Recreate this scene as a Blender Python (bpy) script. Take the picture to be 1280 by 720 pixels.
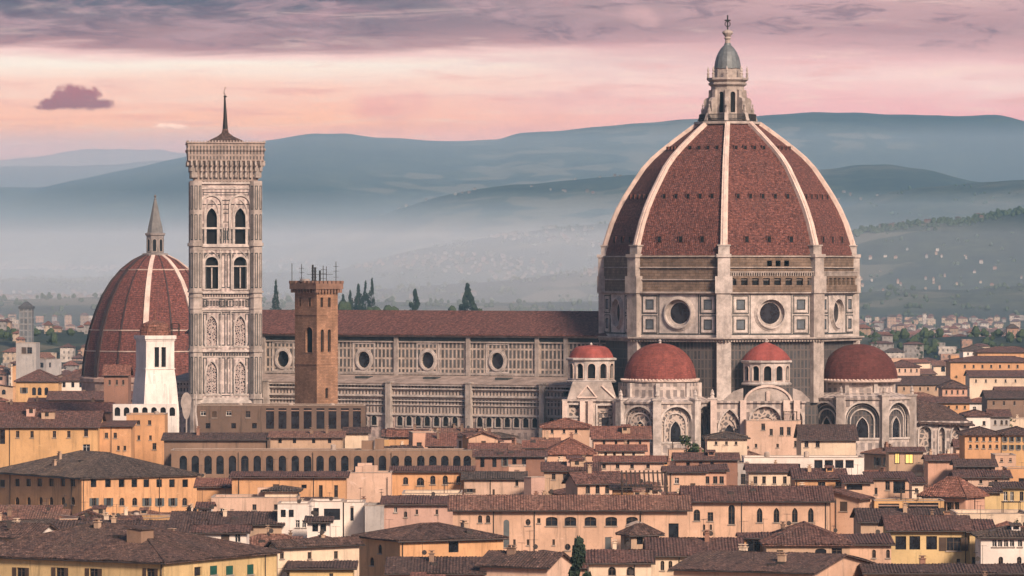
import bpy, math, random
from mathutils import Vector
for o in list(bpy.data.objects): bpy.data.objects.remove(o)
SC = bpy.context.scene
COL = SC.collection
rad = math.radians
F, HY, HC, CX = 6000.0, 340.0, 52.0, 640.0        # focal length in photo pixels, horizon row, eye height, centre column

# ------------------------------------------------------------------ camera, sky, sun, exposure
cam = bpy.data.cameras.new('camera'); cob = bpy.data.objects.new('camera', cam); COL.objects.link(cob)
cob.location = (0, 0, HC); cob.rotation_euler = (rad(90), 0, 0)
cam.sensor_width = 36.0; cam.lens = 36.0 * F / 1280.0; cam.shift_y = -20.0 / 1280.0
cam.clip_start = 1.0; cam.clip_end = 60000.0
SC.camera = cob
SUN_EL, SUN_AZ = 32.0, 30.0                      # degrees; azimuth from straight behind the camera towards the right
SUN_STRENGTH, SKY_STRENGTH, EXPOSURE = 3.9, 0.072, 0.76
SC.view_settings.view_transform = 'Standard'; SC.view_settings.look = 'None'
SC.view_settings.gamma = 1.0; SC.view_settings.use_curve_mapping = False
SC.view_settings.exposure = EXPOSURE
SC.cycles.max_bounces = 6; SC.cycles.diffuse_bounces = 3; SC.cycles.volume_bounces = 3
SC.cycles.use_denoising = True

class NT:
    """small helper for writing node trees"""
    def __init__(s, tree): s.t = tree; s.n = tree.nodes; s.l = tree.links
    def new(s, typ, **kw):
        n = s.n.new(typ)
        for k, v in kw.items(): setattr(n, k, v)
        return n
    def put(s, n, key, v):
        i = n.inputs[key]
        if hasattr(v, 'is_output') or isinstance(v, bpy.types.NodeSocket): s.l.new(v, i)
        else: i.default_value = v
    def math(s, op, a, b=0.0, c=None, clamp=False):
        n = s.new('ShaderNodeMath', operation=op, use_clamp=clamp)
        s.put(n, 0, a); s.put(n, 1, b)
        if c is not None: s.put(n, 2, c)
        return n.outputs[0]
    def mix(s, fac, a, b, mode='MIX'):
        n = s.new('ShaderNodeMix', data_type='RGBA', blend_type=mode)
        s.put(n, 0, fac)
        for key, v in ((6, a), (7, b)):
            if isinstance(v, (tuple, list)): v = (v[0], v[1], v[2], 1.0)
            s.put(n, key, v)
        return n.outputs[2]
    def comb(s, x, y, z=0.0):
        n = s.new('ShaderNodeCombineXYZ'); s.put(n, 0, x); s.put(n, 1, y); s.put(n, 2, z); return n.outputs[0]
    def sep(s, v):
        n = s.new('ShaderNodeSeparateXYZ'); s.put(n, 0, v); return n.outputs
    def noise(s, vec, scale=1.0, detail=3.0, rough=0.55, dist=0.0):
        n = s.new('ShaderNodeTexNoise'); s.put(n, 'Vector', vec)
        n.inputs['Scale'].default_value = scale; n.inputs['Detail'].default_value = detail
        n.inputs['Roughness'].default_value = rough; n.inputs['Distortion'].default_value = dist
        return n.outputs[0]
    def ramp(s, fac, stops, interp='LINEAR'):
        n = s.new('ShaderNodeValToRGB'); s.put(n, 0, fac); cr = n.color_ramp; cr.interpolation = interp
        while len(cr.elements) < len(stops): cr.elements.new(0.5)
        for e, (p, c) in zip(cr.elements, stops):
            e.position = p; e.color = (c, c, c, 1) if isinstance(c, (int, float)) else (c[0], c[1], c[2], 1)
        return n.outputs[0]
    def smooth(s, v, a, b):
        n = s.new('ShaderNodeMapRange', interpolation_type='SMOOTHSTEP'); s.put(n, 0, v)
        n.inputs[1].default_value = a; n.inputs[2].default_value = b; return n.outputs[0]

def lin(r, g, b):
    f = lambda c: (c / 255.0) / 12.92 if c / 255.0 <= 0.04045 else (((c / 255.0) + 0.055) / 1.055) ** 2.4
    return (f(r), f(g), f(b))

W = bpy.data.worlds.new('World'); SC.world = W; W.use_nodes = True
t = NT(W.node_tree); t.n.clear()
wout = t.new('ShaderNodeOutputWorld'); bg = t.new('ShaderNodeBackground'); t.l.new(bg.outputs[0], wout.inputs[0])
nish = t.new('ShaderNodeTexSky'); nish.sky_type = 'NISHITA'; nish.sun_disc = False
nish.sun_elevation = rad(SUN_EL); nish.sun_rotation = rad(180 - SUN_AZ)
tc = t.new('ShaderNodeTexCoord')
dx, dy, dz = t.sep(tc.outputs['Generated'])
dyc = t.math('MAXIMUM', t.math('ABSOLUTE', dy), 0.08)
U = t.math('MULTIPLY', t.math('DIVIDE', dx, dyc), F / 640.0)       # compass direction along the sunset horizon
V = t.math('MULTIPLY', t.math('DIVIDE', dz, dyc), F / HY)          # elevation above the horizon
n1 = t.noise(t.comb(t.math('MULTIPLY', U, 1.1), t.math('MULTIPLY', V, 5.0)), 1.0, 5, 0.55, 0.4)
n2 = t.noise(t.comb(t.math('MULTIPLY', U, 2.2), t.math('MULTIPLY', V, 15.0), 3.7), 1.0, 5, 0.6, 0.6)
n3 = t.noise(t.comb(t.math('MULTIPLY', U, 3.5), t.math('MULTIPLY', V, 9.0), 8.1), 1.0, 4, 0.55, 0.3)
Vd = t.math('ADD', V, t.math('ADD', t.math('MULTIPLY_ADD', n1, 0.16, -0.08), t.math('MULTIPLY_ADD', n2, 0.09, -0.045)))
Vs = t.math('MULTIPLY', Vd, 0.8)                                     # the ramp covers V 0 .. 1.25
HAZE_D, HAZE_TOP, HAZE_INF = 0.00006, 445.0, (0.15, 0.21, 0.25)     # the sky's own colours, so that seen through the air they look as they do
def clear(v, c):
    el = max(0.012, v * HY / F); T = math.exp(-HAZE_D * min(16000.0, (HAZE_TOP - HC) / el))
    return tuple(max(0.012, (x / 2 ** EXPOSURE - h * (1 - T)) / T) for x, h in zip(lin(*c), HAZE_INF))
def stops(*a): return [(v * 0.8, clear(v, c)) for v, c in a]
left = t.ramp(Vs, stops((0.0, (235, 170, 170)), (0.45, (250, 184, 174)), (0.54, (253, 194, 168)), (0.62, (252, 200, 180)), (0.70, (254, 214, 196)),
                        (0.77, (255, 240, 224)), (0.805, (250, 210, 202)), (0.835, (184, 148, 151)), (0.90, (150, 132, 140)), (1.0, (110, 113, 126)), (1.2, (110, 113, 126))))
right = t.ramp(Vs, stops((0.0, (225, 170, 178)), (0.5, (240, 180, 182)), (0.62, (242, 190, 188)), (0.70, (250, 214, 206)), (0.76, (238, 194, 192)),
                         (0.83, (214, 172, 173)), (0.90, (186, 152, 156)), (0.96, (206, 168, 168)), (1.05, (206, 170, 170)), (1.2, (176, 148, 152))))
fU = t.smooth(t.math('ADD', U, t.math('MULTIPLY_ADD', n3, 0.5, -0.25)), -0.45, 0.6)
col = t.mix(fU, left, right)
col = t.mix(t.math('MULTIPLY', t.smooth(n2, 0.55, 0.78), 0.5), col, clear(0.75, (255, 222, 208)))
col = t.mix(t.math('MULTIPLY', t.smooth(n3, 0.52, 0.75), 0.3), col, clear(0.75, (206, 156, 164)))
n4 = t.noise(t.comb(t.math('MULTIPLY', U, 5.5), t.math('MULTIPLY', V, 14.0), 12.0), 1.0, 6, 0.65, 0.5)
col = t.mix(t.math('MULTIPLY', t.math('MULTIPLY', t.smooth(n4, 0.44, 0.66), t.smooth(Vd, 0.80, 0.90)), 0.6), col, clear(0.92, (204, 168, 172)))
n5 = t.noise(t.comb(t.math('MULTIPLY', U, 7.0), t.math('MULTIPLY', V, 20.0), 21.0), 1.0, 6, 0.68, 0.8)
col = t.mix(t.math('MULTIPLY', t.math('MULTIPLY', t.smooth(n5, 0.50, 0.68), t.smooth(Vd, 0.79, 0.88)), 0.55), col, clear(0.95, (112, 104, 120)))
n6 = t.noise(t.comb(t.math('MULTIPLY', U, 4.0), t.math('MULTIPLY', V, 26.0), 33.0), 1.0, 6, 0.7, 0.5)
col = t.mix(t.math('MULTIPLY', t.math('MULTIPLY', t.smooth(n6, 0.50, 0.70), t.smooth(Vd, 0.84, 0.72)), 0.5), col, clear(0.66, (228, 164, 160)))
col = t.mix(t.math('MULTIPLY', t.math('MULTIPLY', t.smooth(n6, 0.48, 0.30), t.smooth(Vd, 0.84, 0.76)), 0.55), col, clear(0.7, (255, 226, 206)))
def cloud(col, lobes, color, strength, soft, edge, base=None):
    body = None
    for px, py, sx, sy in lobes:
        du = t.math('DIVIDE', t.math('SUBTRACT', U, (px - CX) / 640.0), sx / 640.0); dv = t.math('DIVIDE', t.math('SUBTRACT', V, (HY - py) / HY), sy / HY)
        b = t.math('SUBTRACT', 1.0, t.math('ADD', t.math('MULTIPLY', du, du), t.math('MULTIPLY', dv, dv)))
        body = b if body is None else t.math('MAXIMUM', body, b)
    nz = t.noise(t.comb(t.math('MULTIPLY', U, 30.0 * edge), t.math('MULTIPLY', V, 17.0 * edge), 1.3), 1.0, 6, 0.62)
    body = t.math('ADD', body, t.math('MULTIPLY_ADD', nz, 1.9, -0.95))
    m = t.smooth(body, 0.0, soft)
    lo = (HY - lobes[0][1] - lobes[0][3]) / HY; hi = (HY - lobes[0][1] + lobes[0][3]) / HY
    if base: m = t.math('MULTIPLY', m, t.smooth(t.math('ADD', V, t.math('MULTIPLY_ADD', nz, 0.03, -0.015)), (HY - base - 2) / HY, (HY - base + 5) / HY))
    shade = t.mix(t.smooth(t.math('ADD', V, t.math('MULTIPLY_ADD', nz, 0.08, -0.04)), lo, hi), color, tuple(c * 1.35 for c in color))
    return t.mix(t.math('MULTIPLY', m, strength), col, shade)
col = cloud(col, [(88, 122, 30, 19), (108, 123, 22, 17), (70, 130, 24, 11), (124, 131, 24, 10), (95, 134, 58, 7)], clear(0.64, (158, 110, 120)), 0.92, 0.7, 1.9, 138)
col = cloud(col, [(490, 134, 62, 30), (520, 128, 30, 20)], clear(0.6, (212, 152, 160)), 0.55, 1.6, 0.3)
col = cloud(col, [(207, 158, 22, 5), (222, 159, 18, 4)], clear(0.54, (255, 216, 196)), 0.8, 0.9, 0.8, 162)
col = cloud(col, [(800, 18, 30, 16), (812, 26, 22, 12)], clear(0.95, (232, 186, 182)), 0.5, 1.6, 0.4)
SUNSET_GAIN = 0.96
col = t.mix(1.0, col, (SUNSET_GAIN,) * 3, 'MULTIPLY')
up = t.math('ADD', t.smooth(V, 1.3, 9.0), 0.0)
nsk = t.mix(1.0, nish.outputs[0], (0.86, 0.95, 1.0), 'MULTIPLY')
sun_scale = t.mix(1.0, nsk, (SKY_STRENGTH,) * 3, 'MULTIPLY')
final = t.mix(t.math('MULTIPLY', up, 0.8), col, sun_scale)
t.l.new(final, bg.inputs[0]); bg.inputs[1].default_value = 1.0

sl = bpy.data.lights.new('sun', 'SUN'); so = bpy.data.objects.new('sun', sl); COL.objects.link(so)
sl.energy = SUN_STRENGTH; sl.angle = rad(12); sl.color = (1.0, 0.77, 0.60)
ce = math.cos(rad(SUN_EL))
so.rotation_euler = Vector((math.sin(rad(SUN_AZ)) * ce, -math.cos(rad(SUN_AZ)) * ce, math.sin(rad(SUN_EL)))).to_track_quat('Z', 'Y').to_euler()

# ------------------------------------------------------------------ helpers
def X_at(px, Y): return (px - CX) / F * Y
def Z_at(py, Y): return HC - (py - HY) / F * Y
def P(px, py, Y): return Vector((X_at(px, Y), Y, Z_at(py, Y)))

class MB:
    """collects faces; build() links them as one mesh object, its vertices measured from base"""
    def __init__(s): s.v = []; s.f = []; s.m = []; s.mi = 0; s.un = {}
    def face(s, pts):
        i = len(s.v); s.v.extend(tuple(p) for p in pts); s.f.append(tuple(range(i, i + len(pts)))); s.m.append(s.mi)
    def box(s, x0, x1, y0, y1, z0, z1):
        s.hexa([(x0, y0, z0), (x1, y0, z0), (x1, y1, z0), (x0, y1, z0)], [(x0, y0, z1), (x1, y0, z1), (x1, y1, z1), (x0, y1, z1)])
    def hexa(s, b, tp):
        """solid between bottom loop b and top loop tp (counter-clockwise from above)"""
        n = len(b)
        s.face(list(reversed(b))); s.face(tp)
        for i in range(n):
            j = (i + 1) % n; s.face([b[i], b[j], tp[j], tp[i]])
    def ob(s, c, u, v, hu, hv, z0, z1):
        """upright box centred at c (xy) along unit dirs u, v"""
        c = Vector((c[0], c[1], 0)); u = Vector((u[0], u[1], 0)); v = Vector((v[0], v[1], 0))
        q = [c - u * hu - v * hv, c + u * hu - v * hv, c + u * hu + v * hv, c - u * hu + v * hv]
        if u.cross(v).z < 0: q.reverse()
        s.hexa([(p.x, p.y, z0) for p in q], [(p.x, p.y, z1) for p in q])
    def slab(s, q, th):
        tp = [Vector(p) for p in q]
        b = [p - Vector((0, 0, th)) for p in tp]
        if (tp[1] - tp[0]).cross(tp[2] - tp[0]).z < 0: tp.reverse(); b.reverse()
        s.hexa(b, tp)
    def loft(s, rings, cap0=True, cap1=True, closed=True):
        n = len(rings[0])
        for a, b in zip(rings, rings[1:]):
            for i in range(n if closed else n - 1):
                j = (i + 1) % n; s.face([a[i], a[j], b[j], b[i]])
        if cap0: s.face(list(reversed(rings[0])))
        if cap1: s.face(rings[-1])
    def lathe(s, c, prof, n=16, ph=0.0, cap0=True, cap1=True):
        """prof: (radius, z) pairs; ph in degrees measured from the camera side"""
        s.loft([[(c[0] + r * math.sin(rad(ph + 360.0 * k / n)), c[1] - r * math.cos(rad(ph + 360.0 * k / n)), z) for k in range(n)] for r, z in prof], cap0, cap1)
    def tube(s, path, r, n=6):
        pts = [Vector(p) for p in path]; rings = []
        for i, p in enumerate(pts):
            d = (pts[min(i + 1, len(pts) - 1)] - pts[max(i - 1, 0)]).normalized()
            a = d.orthogonal().normalized(); b = d.cross(a)
            rr = r[i] if isinstance(r, (list, tuple)) else r
            rings.append([p + a * rr * math.cos(2 * math.pi * k / n) + b * rr * math.sin(2 * math.pi * k / n) for k in range(n)])
        s.loft(rings)
    def mesh(s, name, mats, base=(0, 0, 0), smooth=False):
        me = bpy.data.meshes.new(name)
        bx, by, bz = base
        me.from_pydata([(x - bx, y - by, z - bz) for x, y, z in s.v], [], s.f)
        for m in (mats if isinstance(mats, (list, tuple)) else [mats]): me.materials.append(m)
        me.polygons.foreach_set('material_index', s.m)
        uvl = me.uv_layers.new(name='UVMap'); buf = []
        for k, (f, poly) in enumerate(zip(s.f, me.polygons)):
            nx, ny, nz = s.un.get(k) or poly.normal
            h = math.hypot(nx, ny)
            if h < 0.05:
                for i in f: buf += [s.v[i][0], s.v[i][1]]
            else:
                tx, ty = -ny / h, nx / h
                bxx, byy, bzz = -nz * ty, nz * tx, h            # n x t, points up the slope
                bxx, byy = ny * 0 - nz * ty, nz * tx - nx * 0
                for i in f:
                    x, y, z = s.v[i]; buf += [x * tx + y * ty, x * bxx + y * byy + z * bzz]
        uvl.data.foreach_set('uv', buf)
        if smooth: me.polygons.foreach_set('use_smooth', [True] * len(me.polygons))
        me.validate(); me.update()
        return me
    def build(s, name, mats, parent=None, base=(0, 0, 0), smooth=False):
        if not s.f: return None
        o = bpy.data.objects.new(name, s.mesh(name, mats, base, smooth)); COL.objects.link(o)
        if parent is not None: o.parent = parent
        else: o.location = base
        return o

def tag(o, label=None, cat=None, group=None, kind=None):
    for k, v in (('label', label), ('category', cat), ('group', group), ('kind', kind)):
        if v: o[k] = v
    return o
def thing(name, label, cat, loc, group=None):
    o = bpy.data.objects.new(name, None); COL.objects.link(o); o.location = loc; o.empty_display_size = 1
    return tag(o, label, cat, group)
def place(name, me, parent, loc, rz=0.0):
    o = bpy.data.objects.new(name, me); COL.objects.link(o); o.parent = parent; o.location = loc; o.rotation_euler = (0, 0, rz); return o

def tiles(mb, E0, E1, T0, T1, r):
    """corrugated pan tiles over the roof plane from eave E0-E1 up to T0-T1"""
    E0, E1, T0, T1 = (Vector(p) for p in (E0, E1, T0, T1)); e = E1 - E0; L = e.length; e /= L
    g = (T0 - E0) - e * (T0 - E0).dot(e); H = g.length
    if H < .5 or L < 1: return
    g /= H; n = e.cross(g)
    if n.z < 0: n = -n
    s0, s1 = (T0 - E0).dot(e), (T1 - E0).dot(e); NU = max(4, int(L / .2)); NV = max(2, int(H / .6)); i0 = len(mb.v)
    colj = [r.uniform(-.015, .02) for _ in range(NU + 1)]; eave = [r.uniform(-.10, .03) for _ in range(NU // 2 + 2)]
    for i in range(NU + 1):
        s = L * i / NU; lim = H * max(0.0, min(1.0, s / s0 if s0 > .01 else 1.0, (L - s) / (L - s1) if L - s1 > .01 else 1.0))
        for j in range(NV + 1):
            v = min(lim, H * j / NV + (r.uniform(-.05, .05) if 0 < j < NV else (eave[i // 2] if j == 0 else 0)))
            h = .04 + (.085 if i % 2 else 0.0) + colj[i] + r.uniform(-.03, .035) + .05 * math.sin(s * .7 + v * .5 + i0)
            p = E0 + e * s + g * v + n * h; mb.v.append((p.x, p.y, p.z))
    nn = (n.x, n.y, n.z); m = NV + 1; up = e.cross(g).z > 0
    for i in range(NU):
        for j in range(NV):
            a = i0 + i * m + j; q = (a, a + m, a + m + 1, a + 1)
            mb.un[len(mb.f)] = nn; mb.f.append(q if up else tuple(reversed(q))); mb.m.append(mb.mi)

# ------------------------------------------------------------------ materials
MATS = {}
def mat_base(name):
    m = bpy.data.materials.new(name); m.use_nodes = True
    t = NT(m.node_tree); t.n.clear()
    out = t.new('ShaderNodeOutputMaterial'); p = t.new('ShaderNodeBsdfPrincipled'); t.l.new(p.outputs[0], out.inputs[0])
    p.inputs['Roughness'].default_value = 0.9; p.inputs['Specular IOR Level'].default_value = 0.25
    return m, t, p
def uvw(t):
    uv = t.new('ShaderNodeUVMap'); uv.uv_map = 'UVMap'; return uv.outputs[0]
def geo(t): return t.new('ShaderNodeNewGeometry').outputs['Position']
def bump(t, p, h, strength=0.4, dist=0.1):
    b = t.new('ShaderNodeBump'); b.inputs['Strength'].default_value = strength; b.inputs['Distance'].default_value = dist
    t.put(b, 'Height', h); t.l.new(b.outputs[0], p.inputs['Normal'])

def plain(name, c, rough=0.8, metal=0.0, var=0.25):
    if name in MATS: return MATS[name]
    m, t, p = mat_base(name); g = geo(t)
    n = t.noise(g, 0.9, 5, 0.65)
    cc = t.mix(t.smooth(n, 0.3, 0.72), tuple(x * (1 - var) for x in c), tuple(min(1, x * (1 + var * 0.6)) for x in c))
    t.l.new(cc, p.inputs['Base Color']); p.inputs['Roughness'].default_value = rough; p.inputs['Metallic'].default_value = metal
    MATS[name] = m; return m

def plaster(name, c, dirt=0.5):
    key = 'plaster ' + name
    if key in MATS: return MATS[key]
    m, t, p = mat_base(key); uv = uvw(t); g = geo(t); u, v, _ = t.sep(uv)
    big = t.noise(g, 0.22, 4, 0.6); fine = t.noise(g, 2.6, 4, 0.7)
    streak = t.noise(t.comb(t.math('MULTIPLY', u, 1.3), t.math('MULTIPLY', v, 0.11)), 1.0, 4, 0.65)
    cc = t.mix(t.smooth(big, 0.3, 0.7), tuple(x * 0.82 for x in c), tuple(min(1, x * 1.08) for x in c))
    cc = t.mix(t.math('MULTIPLY', t.smooth(streak, 0.5, 0.74), 0.95 * dirt + 0.1), cc, (c[0] * 0.36, c[1] * 0.40, c[2] * 0.42))
    cc = t.mix(t.math('MULTIPLY', t.smooth(fine, 0.52, 0.72), 0.42 * dirt + 0.08), cc, (c[0] * 0.5, c[1] * 0.48, c[2] * 0.48))
    patch = t.smooth(t.noise(g, 0.55, 5, 0.7, 0.6), 0.62, 0.68)
    cc = t.mix(t.math('MULTIPLY', patch, 0.6), cc, (min(1, c[0] * 1.12), min(1, c[1] * 1.2), min(1, c[2] * 1.3)))
    fall = t.smooth(t.noise(g, 0.8, 6, 0.75, 0.4), 0.64, 0.70)
    cc = t.mix(t.math('MULTIPLY', fall, 0.5 * dirt), cc, (0.20, 0.13, 0.10))
    t.l.new(cc, p.inputs['Base Color']); p.inputs['Roughness'].default_value = 0.93
    bump(t, p, fine, 0.25, 0.04)
    MATS[key] = m; return m

def roofmat(name, a, b, c, rowk=0.5):
    """terracotta pan tiles: columns down the slope, courses across it, each tile its own tone a..b, lichen c"""
    key = 'roof ' + name
    if key in MATS: return MATS[key]
    m, t, p = mat_base(key); uv = uvw(t); g = geo(t); u, v, _ = t.sep(uv)
    wob = t.math('MULTIPLY_ADD', t.noise(g, 0.5, 2), 0.5, -0.25)
    cu = t.math('DIVIDE', t.math('ADD', u, t.math('MULTIPLY', wob, 0.3)), 0.42); rv = t.math('DIVIDE', t.math('ADD', v, wob), 0.55)
    wn = t.new('ShaderNodeTexWhiteNoise', noise_dimensions='2D')
    t.put(wn, 'Vector', t.comb(t.math('FLOOR', cu), t.math('FLOOR', rv)))
    col = t.math('ABSOLUTE', t.math('SUBTRACT', t.math('FRACT', cu), 0.5)); row = t.math('FRACT', rv)
    sp = t.noise(t.comb(t.math('MULTIPLY', u, 1.5), t.math('MULTIPLY', v, 2.6)), 1.0, 4, 0.8)
    sp2 = t.noise(t.comb(t.math('MULTIPLY', u, 0.9), t.math('MULTIPLY', v, 0.25), 5.0), 1.0, 4, 0.7)
    big = t.noise(g, 0.16, 4, 0.6)
    cc = t.mix(t.math('MULTIPLY_ADD', wn.outputs[0], 0.9, t.math('MULTIPLY_ADD', sp, 1.2, -0.55), clamp=True), a, b)
    cc = t.mix(t.math('MULTIPLY', t.smooth(big, 0.42, 0.7), 0.55), cc, c)
    cc = t.mix(t.math('MULTIPLY', t.smooth(sp, 0.55, 0.66), 0.75), cc, tuple(min(1, x * 1.9 + 0.03) for x in b))
    cc = t.mix(t.math('MULTIPLY', t.smooth(sp, 0.47, 0.36), 0.85), cc, tuple(x * 0.22 for x in a))
    cc = t.mix(t.math('MULTIPLY', t.smooth(sp2, 0.52, 0.68), 0.55), cc, tuple(x * 0.4 for x in a))
    cc = t.mix(t.math('MULTIPLY', t.math('GREATER_THAN', row, 0.8), rowk), cc, tuple(x * 0.3 for x in a))
    t.l.new(cc, p.inputs['Base Color']); p.inputs['Roughness'].default_value = 0.92
    h = t.math('ADD', t.math('MULTIPLY', col, -1.2), t.math('ADD', t.math('MULTIPLY', row, -0.5), t.math('MULTIPLY', wn.outputs[0], 0.5)))
    bump(t, p, h, 0.8, 0.12)
    MATS[key] = m; return m

def stone(name, c, dark=0.45, scale=0.5, course=0.0):
    key = 'stone ' + name
    if key in MATS: return MATS[key]
    m, t, p = mat_base(key); uv = uvw(t); g = geo(t); u, v, _ = t.sep(uv)
    n = t.noise(g, scale, 6, 0.7); n2 = t.noise(g, 2.5, 4, 0.7)
    streak = t.noise(t.comb(t.math('MULTIPLY', u, 0.8), t.math('MULTIPLY', v, 0.09)), 1.0, 5, 0.7)
    cc = t.mix(t.smooth(n, 0.28, 0.72), tuple(x * dark for x in c), tuple(min(1, x * 1.1) for x in c))
    cc = t.mix(t.math('MULTIPLY', t.smooth(streak, 0.48, 0.75), 0.6), cc, tuple(x * 0.35 for x in c))
    cc = t.mix(t.math('MULTIPLY', t.smooth(n2, 0.5, 0.75), 0.4), cc, tuple(x * 0.5 for x in c))
    if course:
        br = t.new('ShaderNodeTexBrick'); t.put(br, 'Vector', uv); br.inputs['Scale'].default_value = 1.0
        br.inputs['Brick Width'].default_value = course * 2.4; br.inputs['Row Height'].default_value = course
        br.inputs['Mortar Size'].default_value = course * 0.09
        br.inputs['Color1'].default_value = (1, 1, 1, 1); br.inputs['Color2'].default_value = (0.62, 0.62, 0.62, 1); br.inputs['Mortar'].default_value = (0.4, 0.38, 0.36, 1)
        cc = t.mix(0.8, cc, br.outputs[0], 'MULTIPLY')
    t.l.new(cc, p.inputs['Base Color']); p.inputs['Roughness'].default_value = 0.9
    bump(t, p, n2, 0.35, 0.08)
    MATS[key] = m; return m

def panelled(name, light, darkc, w, h, frame, skew=0.0):
    """marble cladding: dark green slots framed in pale marble"""
    key = 'marble ' + name
    if key in MATS: return MATS[key]
    m, t, p = mat_base(key); uv = uvw(t); g = geo(t)
    br = t.new('ShaderNodeTexBrick', offset=skew, squash=1.0); t.put(br, 'Vector', uv); br.inputs['Scale'].default_value = 1.0
    br.inputs['Brick Width'].default_value = w; br.inputs['Row Height'].default_value = h; br.inputs['Mortar Size'].default_value = frame
    br.inputs['Mortar Smooth'].default_value = 0.05
    d = darkc; br.inputs['Color1'].default_value = (*d, 1); br.inputs['Color2'].default_value = (d[0] * 1.8 + .02, d[1] * 1.8 + .02, d[2] * 1.8 + .02, 1)
    br.inputs['Mortar'].default_value = (*light, 1)
    n = t.noise(g, 0.6, 6, 0.7); n2 = t.noise(g, 3.0, 3, 0.7)
    cc = t.mix(t.math('MULTIPLY', t.smooth(n, 0.66, 0.34), 0.55), br.outputs[0], (0.10, 0.085, 0.075))
    cc = t.mix(t.math('MULTIPLY', t.smooth(n2, 0.5, 0.75), 0.3), cc, (0.16, 0.12, 0.10))
    t.l.new(cc, p.inputs['Base Color']); p.inputs['Roughness'].default_value = 0.75
    bump(t, p, br.outputs['Fac'], 0.5, 0.1)
    MATS[key] = m; return m

def tracery(name, light, darkc, scale):
    key = 'tracery ' + name
    if key in MATS: return MATS[key]
    m, t, p = mat_base(key); uv = uvw(t)
    vo = t.new('ShaderNodeTexVoronoi', feature='DISTANCE_TO_EDGE'); t.put(vo, 'Vector', uv); vo.inputs['Scale'].default_value = scale
    cc = t.mix(t.smooth(vo.outputs[0], 0.10, 0.17), light, darkc)
    t.l.new(cc, p.inputs['Base Color']); p.inputs['Roughness'].default_value = 0.7
    bump(t, p, vo.outputs[0], 0.6, -0.1)
    MATS[key] = m; return m

def glassmat():
    if 'glass' in MATS: return MATS['glass']
    m, t, p = mat_base('window glass'); g = geo(t)
    n = t.noise(g, 0.8, 3)
    t.l.new(t.mix(t.smooth(n, 0.35, 0.7), (0.006, 0.007, 0.010), (0.022, 0.025, 0.032)), p.inputs['Base Color'])
    p.inputs['Roughness'].default_value = 0.22; p.inputs['Specular IOR Level'].default_value = 0.4
    MATS['glass'] = m; return m
GLASS = glassmat()
SOFFIT = plain('soffit timber', (0.055, 0.036, 0.026)); PIPE = plain('downpipe metal', (0.06, 0.05, 0.045), 0.5, 0.3)
WFRAME = plain('window frame brown', (0.10, 0.07, 0.05)); WFRAMEW = plain('window frame white', (0.55, 0.52, 0.48)); SILL = plain('grey sill stone', (0.30, 0.25, 0.21))
SHG = plain('green shutter paint', (0.015, 0.075, 0.055), 0.6); SHB = plain('brown shutter paint', (0.07, 0.045, 0.032), 0.6); SHGR = plain('grey shutter paint', (0.10, 0.11, 0.11), 0.6)
WALLC = {'umber': (0.235, 0.15, 0.103), 'dun': (0.14, 0.095, 0.073), 'peach': (0.56, 0.36, 0.25), 'salmon': (0.53, 0.31, 0.22), 'pink': (0.56, 0.385, 0.29), 'ochre': (0.52, 0.315, 0.15), 'orange': (0.54, 0.30, 0.155), 'cream': (0.64, 0.50, 0.37),
         'white': (0.70, 0.62, 0.55), 'yellow': (0.54, 0.39, 0.195), 'brick': (0.26, 0.14, 0.10), 'brown': (0.22, 0.145, 0.105), 'grey': (0.36, 0.33, 0.31), 'tan': (0.42, 0.29, 0.20), 'rose': (0.47, 0.30, 0.24)}
def wallm(n): return plaster(n, WALLC[n], {'white': 0.3, 'cream': 0.45}.get(n, 0.6))
ROOFC = {'rust': ((0.11, 0.052, 0.038), (0.27, 0.14, 0.10), (0.14, 0.095, 0.07)), 'brown': ((0.066, 0.034, 0.029), (0.175, 0.088, 0.070), (0.092, 0.060, 0.050)), 'dark': ((0.045, 0.028, 0.025), (0.125, 0.074, 0.060), (0.070, 0.051, 0.043)),
         'red': ((0.12, 0.05, 0.036), (0.27, 0.12, 0.085), (0.13, 0.075, 0.055)), 'grey': ((0.042, 0.032, 0.028), (0.12, 0.085, 0.069), (0.075, 0.058, 0.048))}
def roofm(n): return roofmat(n, *ROOFC[n])
TERRACE = plain('terrace paving', (0.26, 0.17, 0.13)); COPING = plain('coping stone', (0.36, 0.29, 0.24))
MARBLE = stone('pale marble', (0.54, 0.475, 0.43), 0.5, 0.5); MARBLE2 = stone('weathered marble', (0.42, 0.36, 0.32), 0.5, 0.4)
ROUGH = stone('rough brown masonry', (0.24, 0.17, 0.125), 0.5, 0.5, 0.55); GREENM = stone('green marble', (0.055, 0.06, 0.06), 0.5, 0.6)
DARKM = panelled('dark panel', (0.11, 0.09, 0.085), (0.022, 0.024, 0.028), 0.8, 1.9, 0.13)  # shade below the drum cornice is put into these near-black tones
SLOTS = panelled('slot panel', (0.50, 0.41, 0.345), (0.05, 0.05, 0.05), 0.95, 2.1, 0.20)
ARCS = panelled('gallery panel', (0.52, 0.42, 0.36), (0.05, 0.045, 0.045), 0.8, 1.7, 0.24)
PANEL = panelled('square panel', (0.52, 0.40, 0.35), (0.17, 0.13, 0.12), 1.5, 2.1, 0.42)

APSE = panelled('apse panel', (0.53, 0.445, 0.395), (0.19, 0.16, 0.15), 1.5, 2.2, 0.34)
TOWERM = panelled('bell tower panel', (0.58, 0.485, 0.44), (0.25, 0.20, 0.19), 0.95, 2.6, 0.26)
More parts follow.
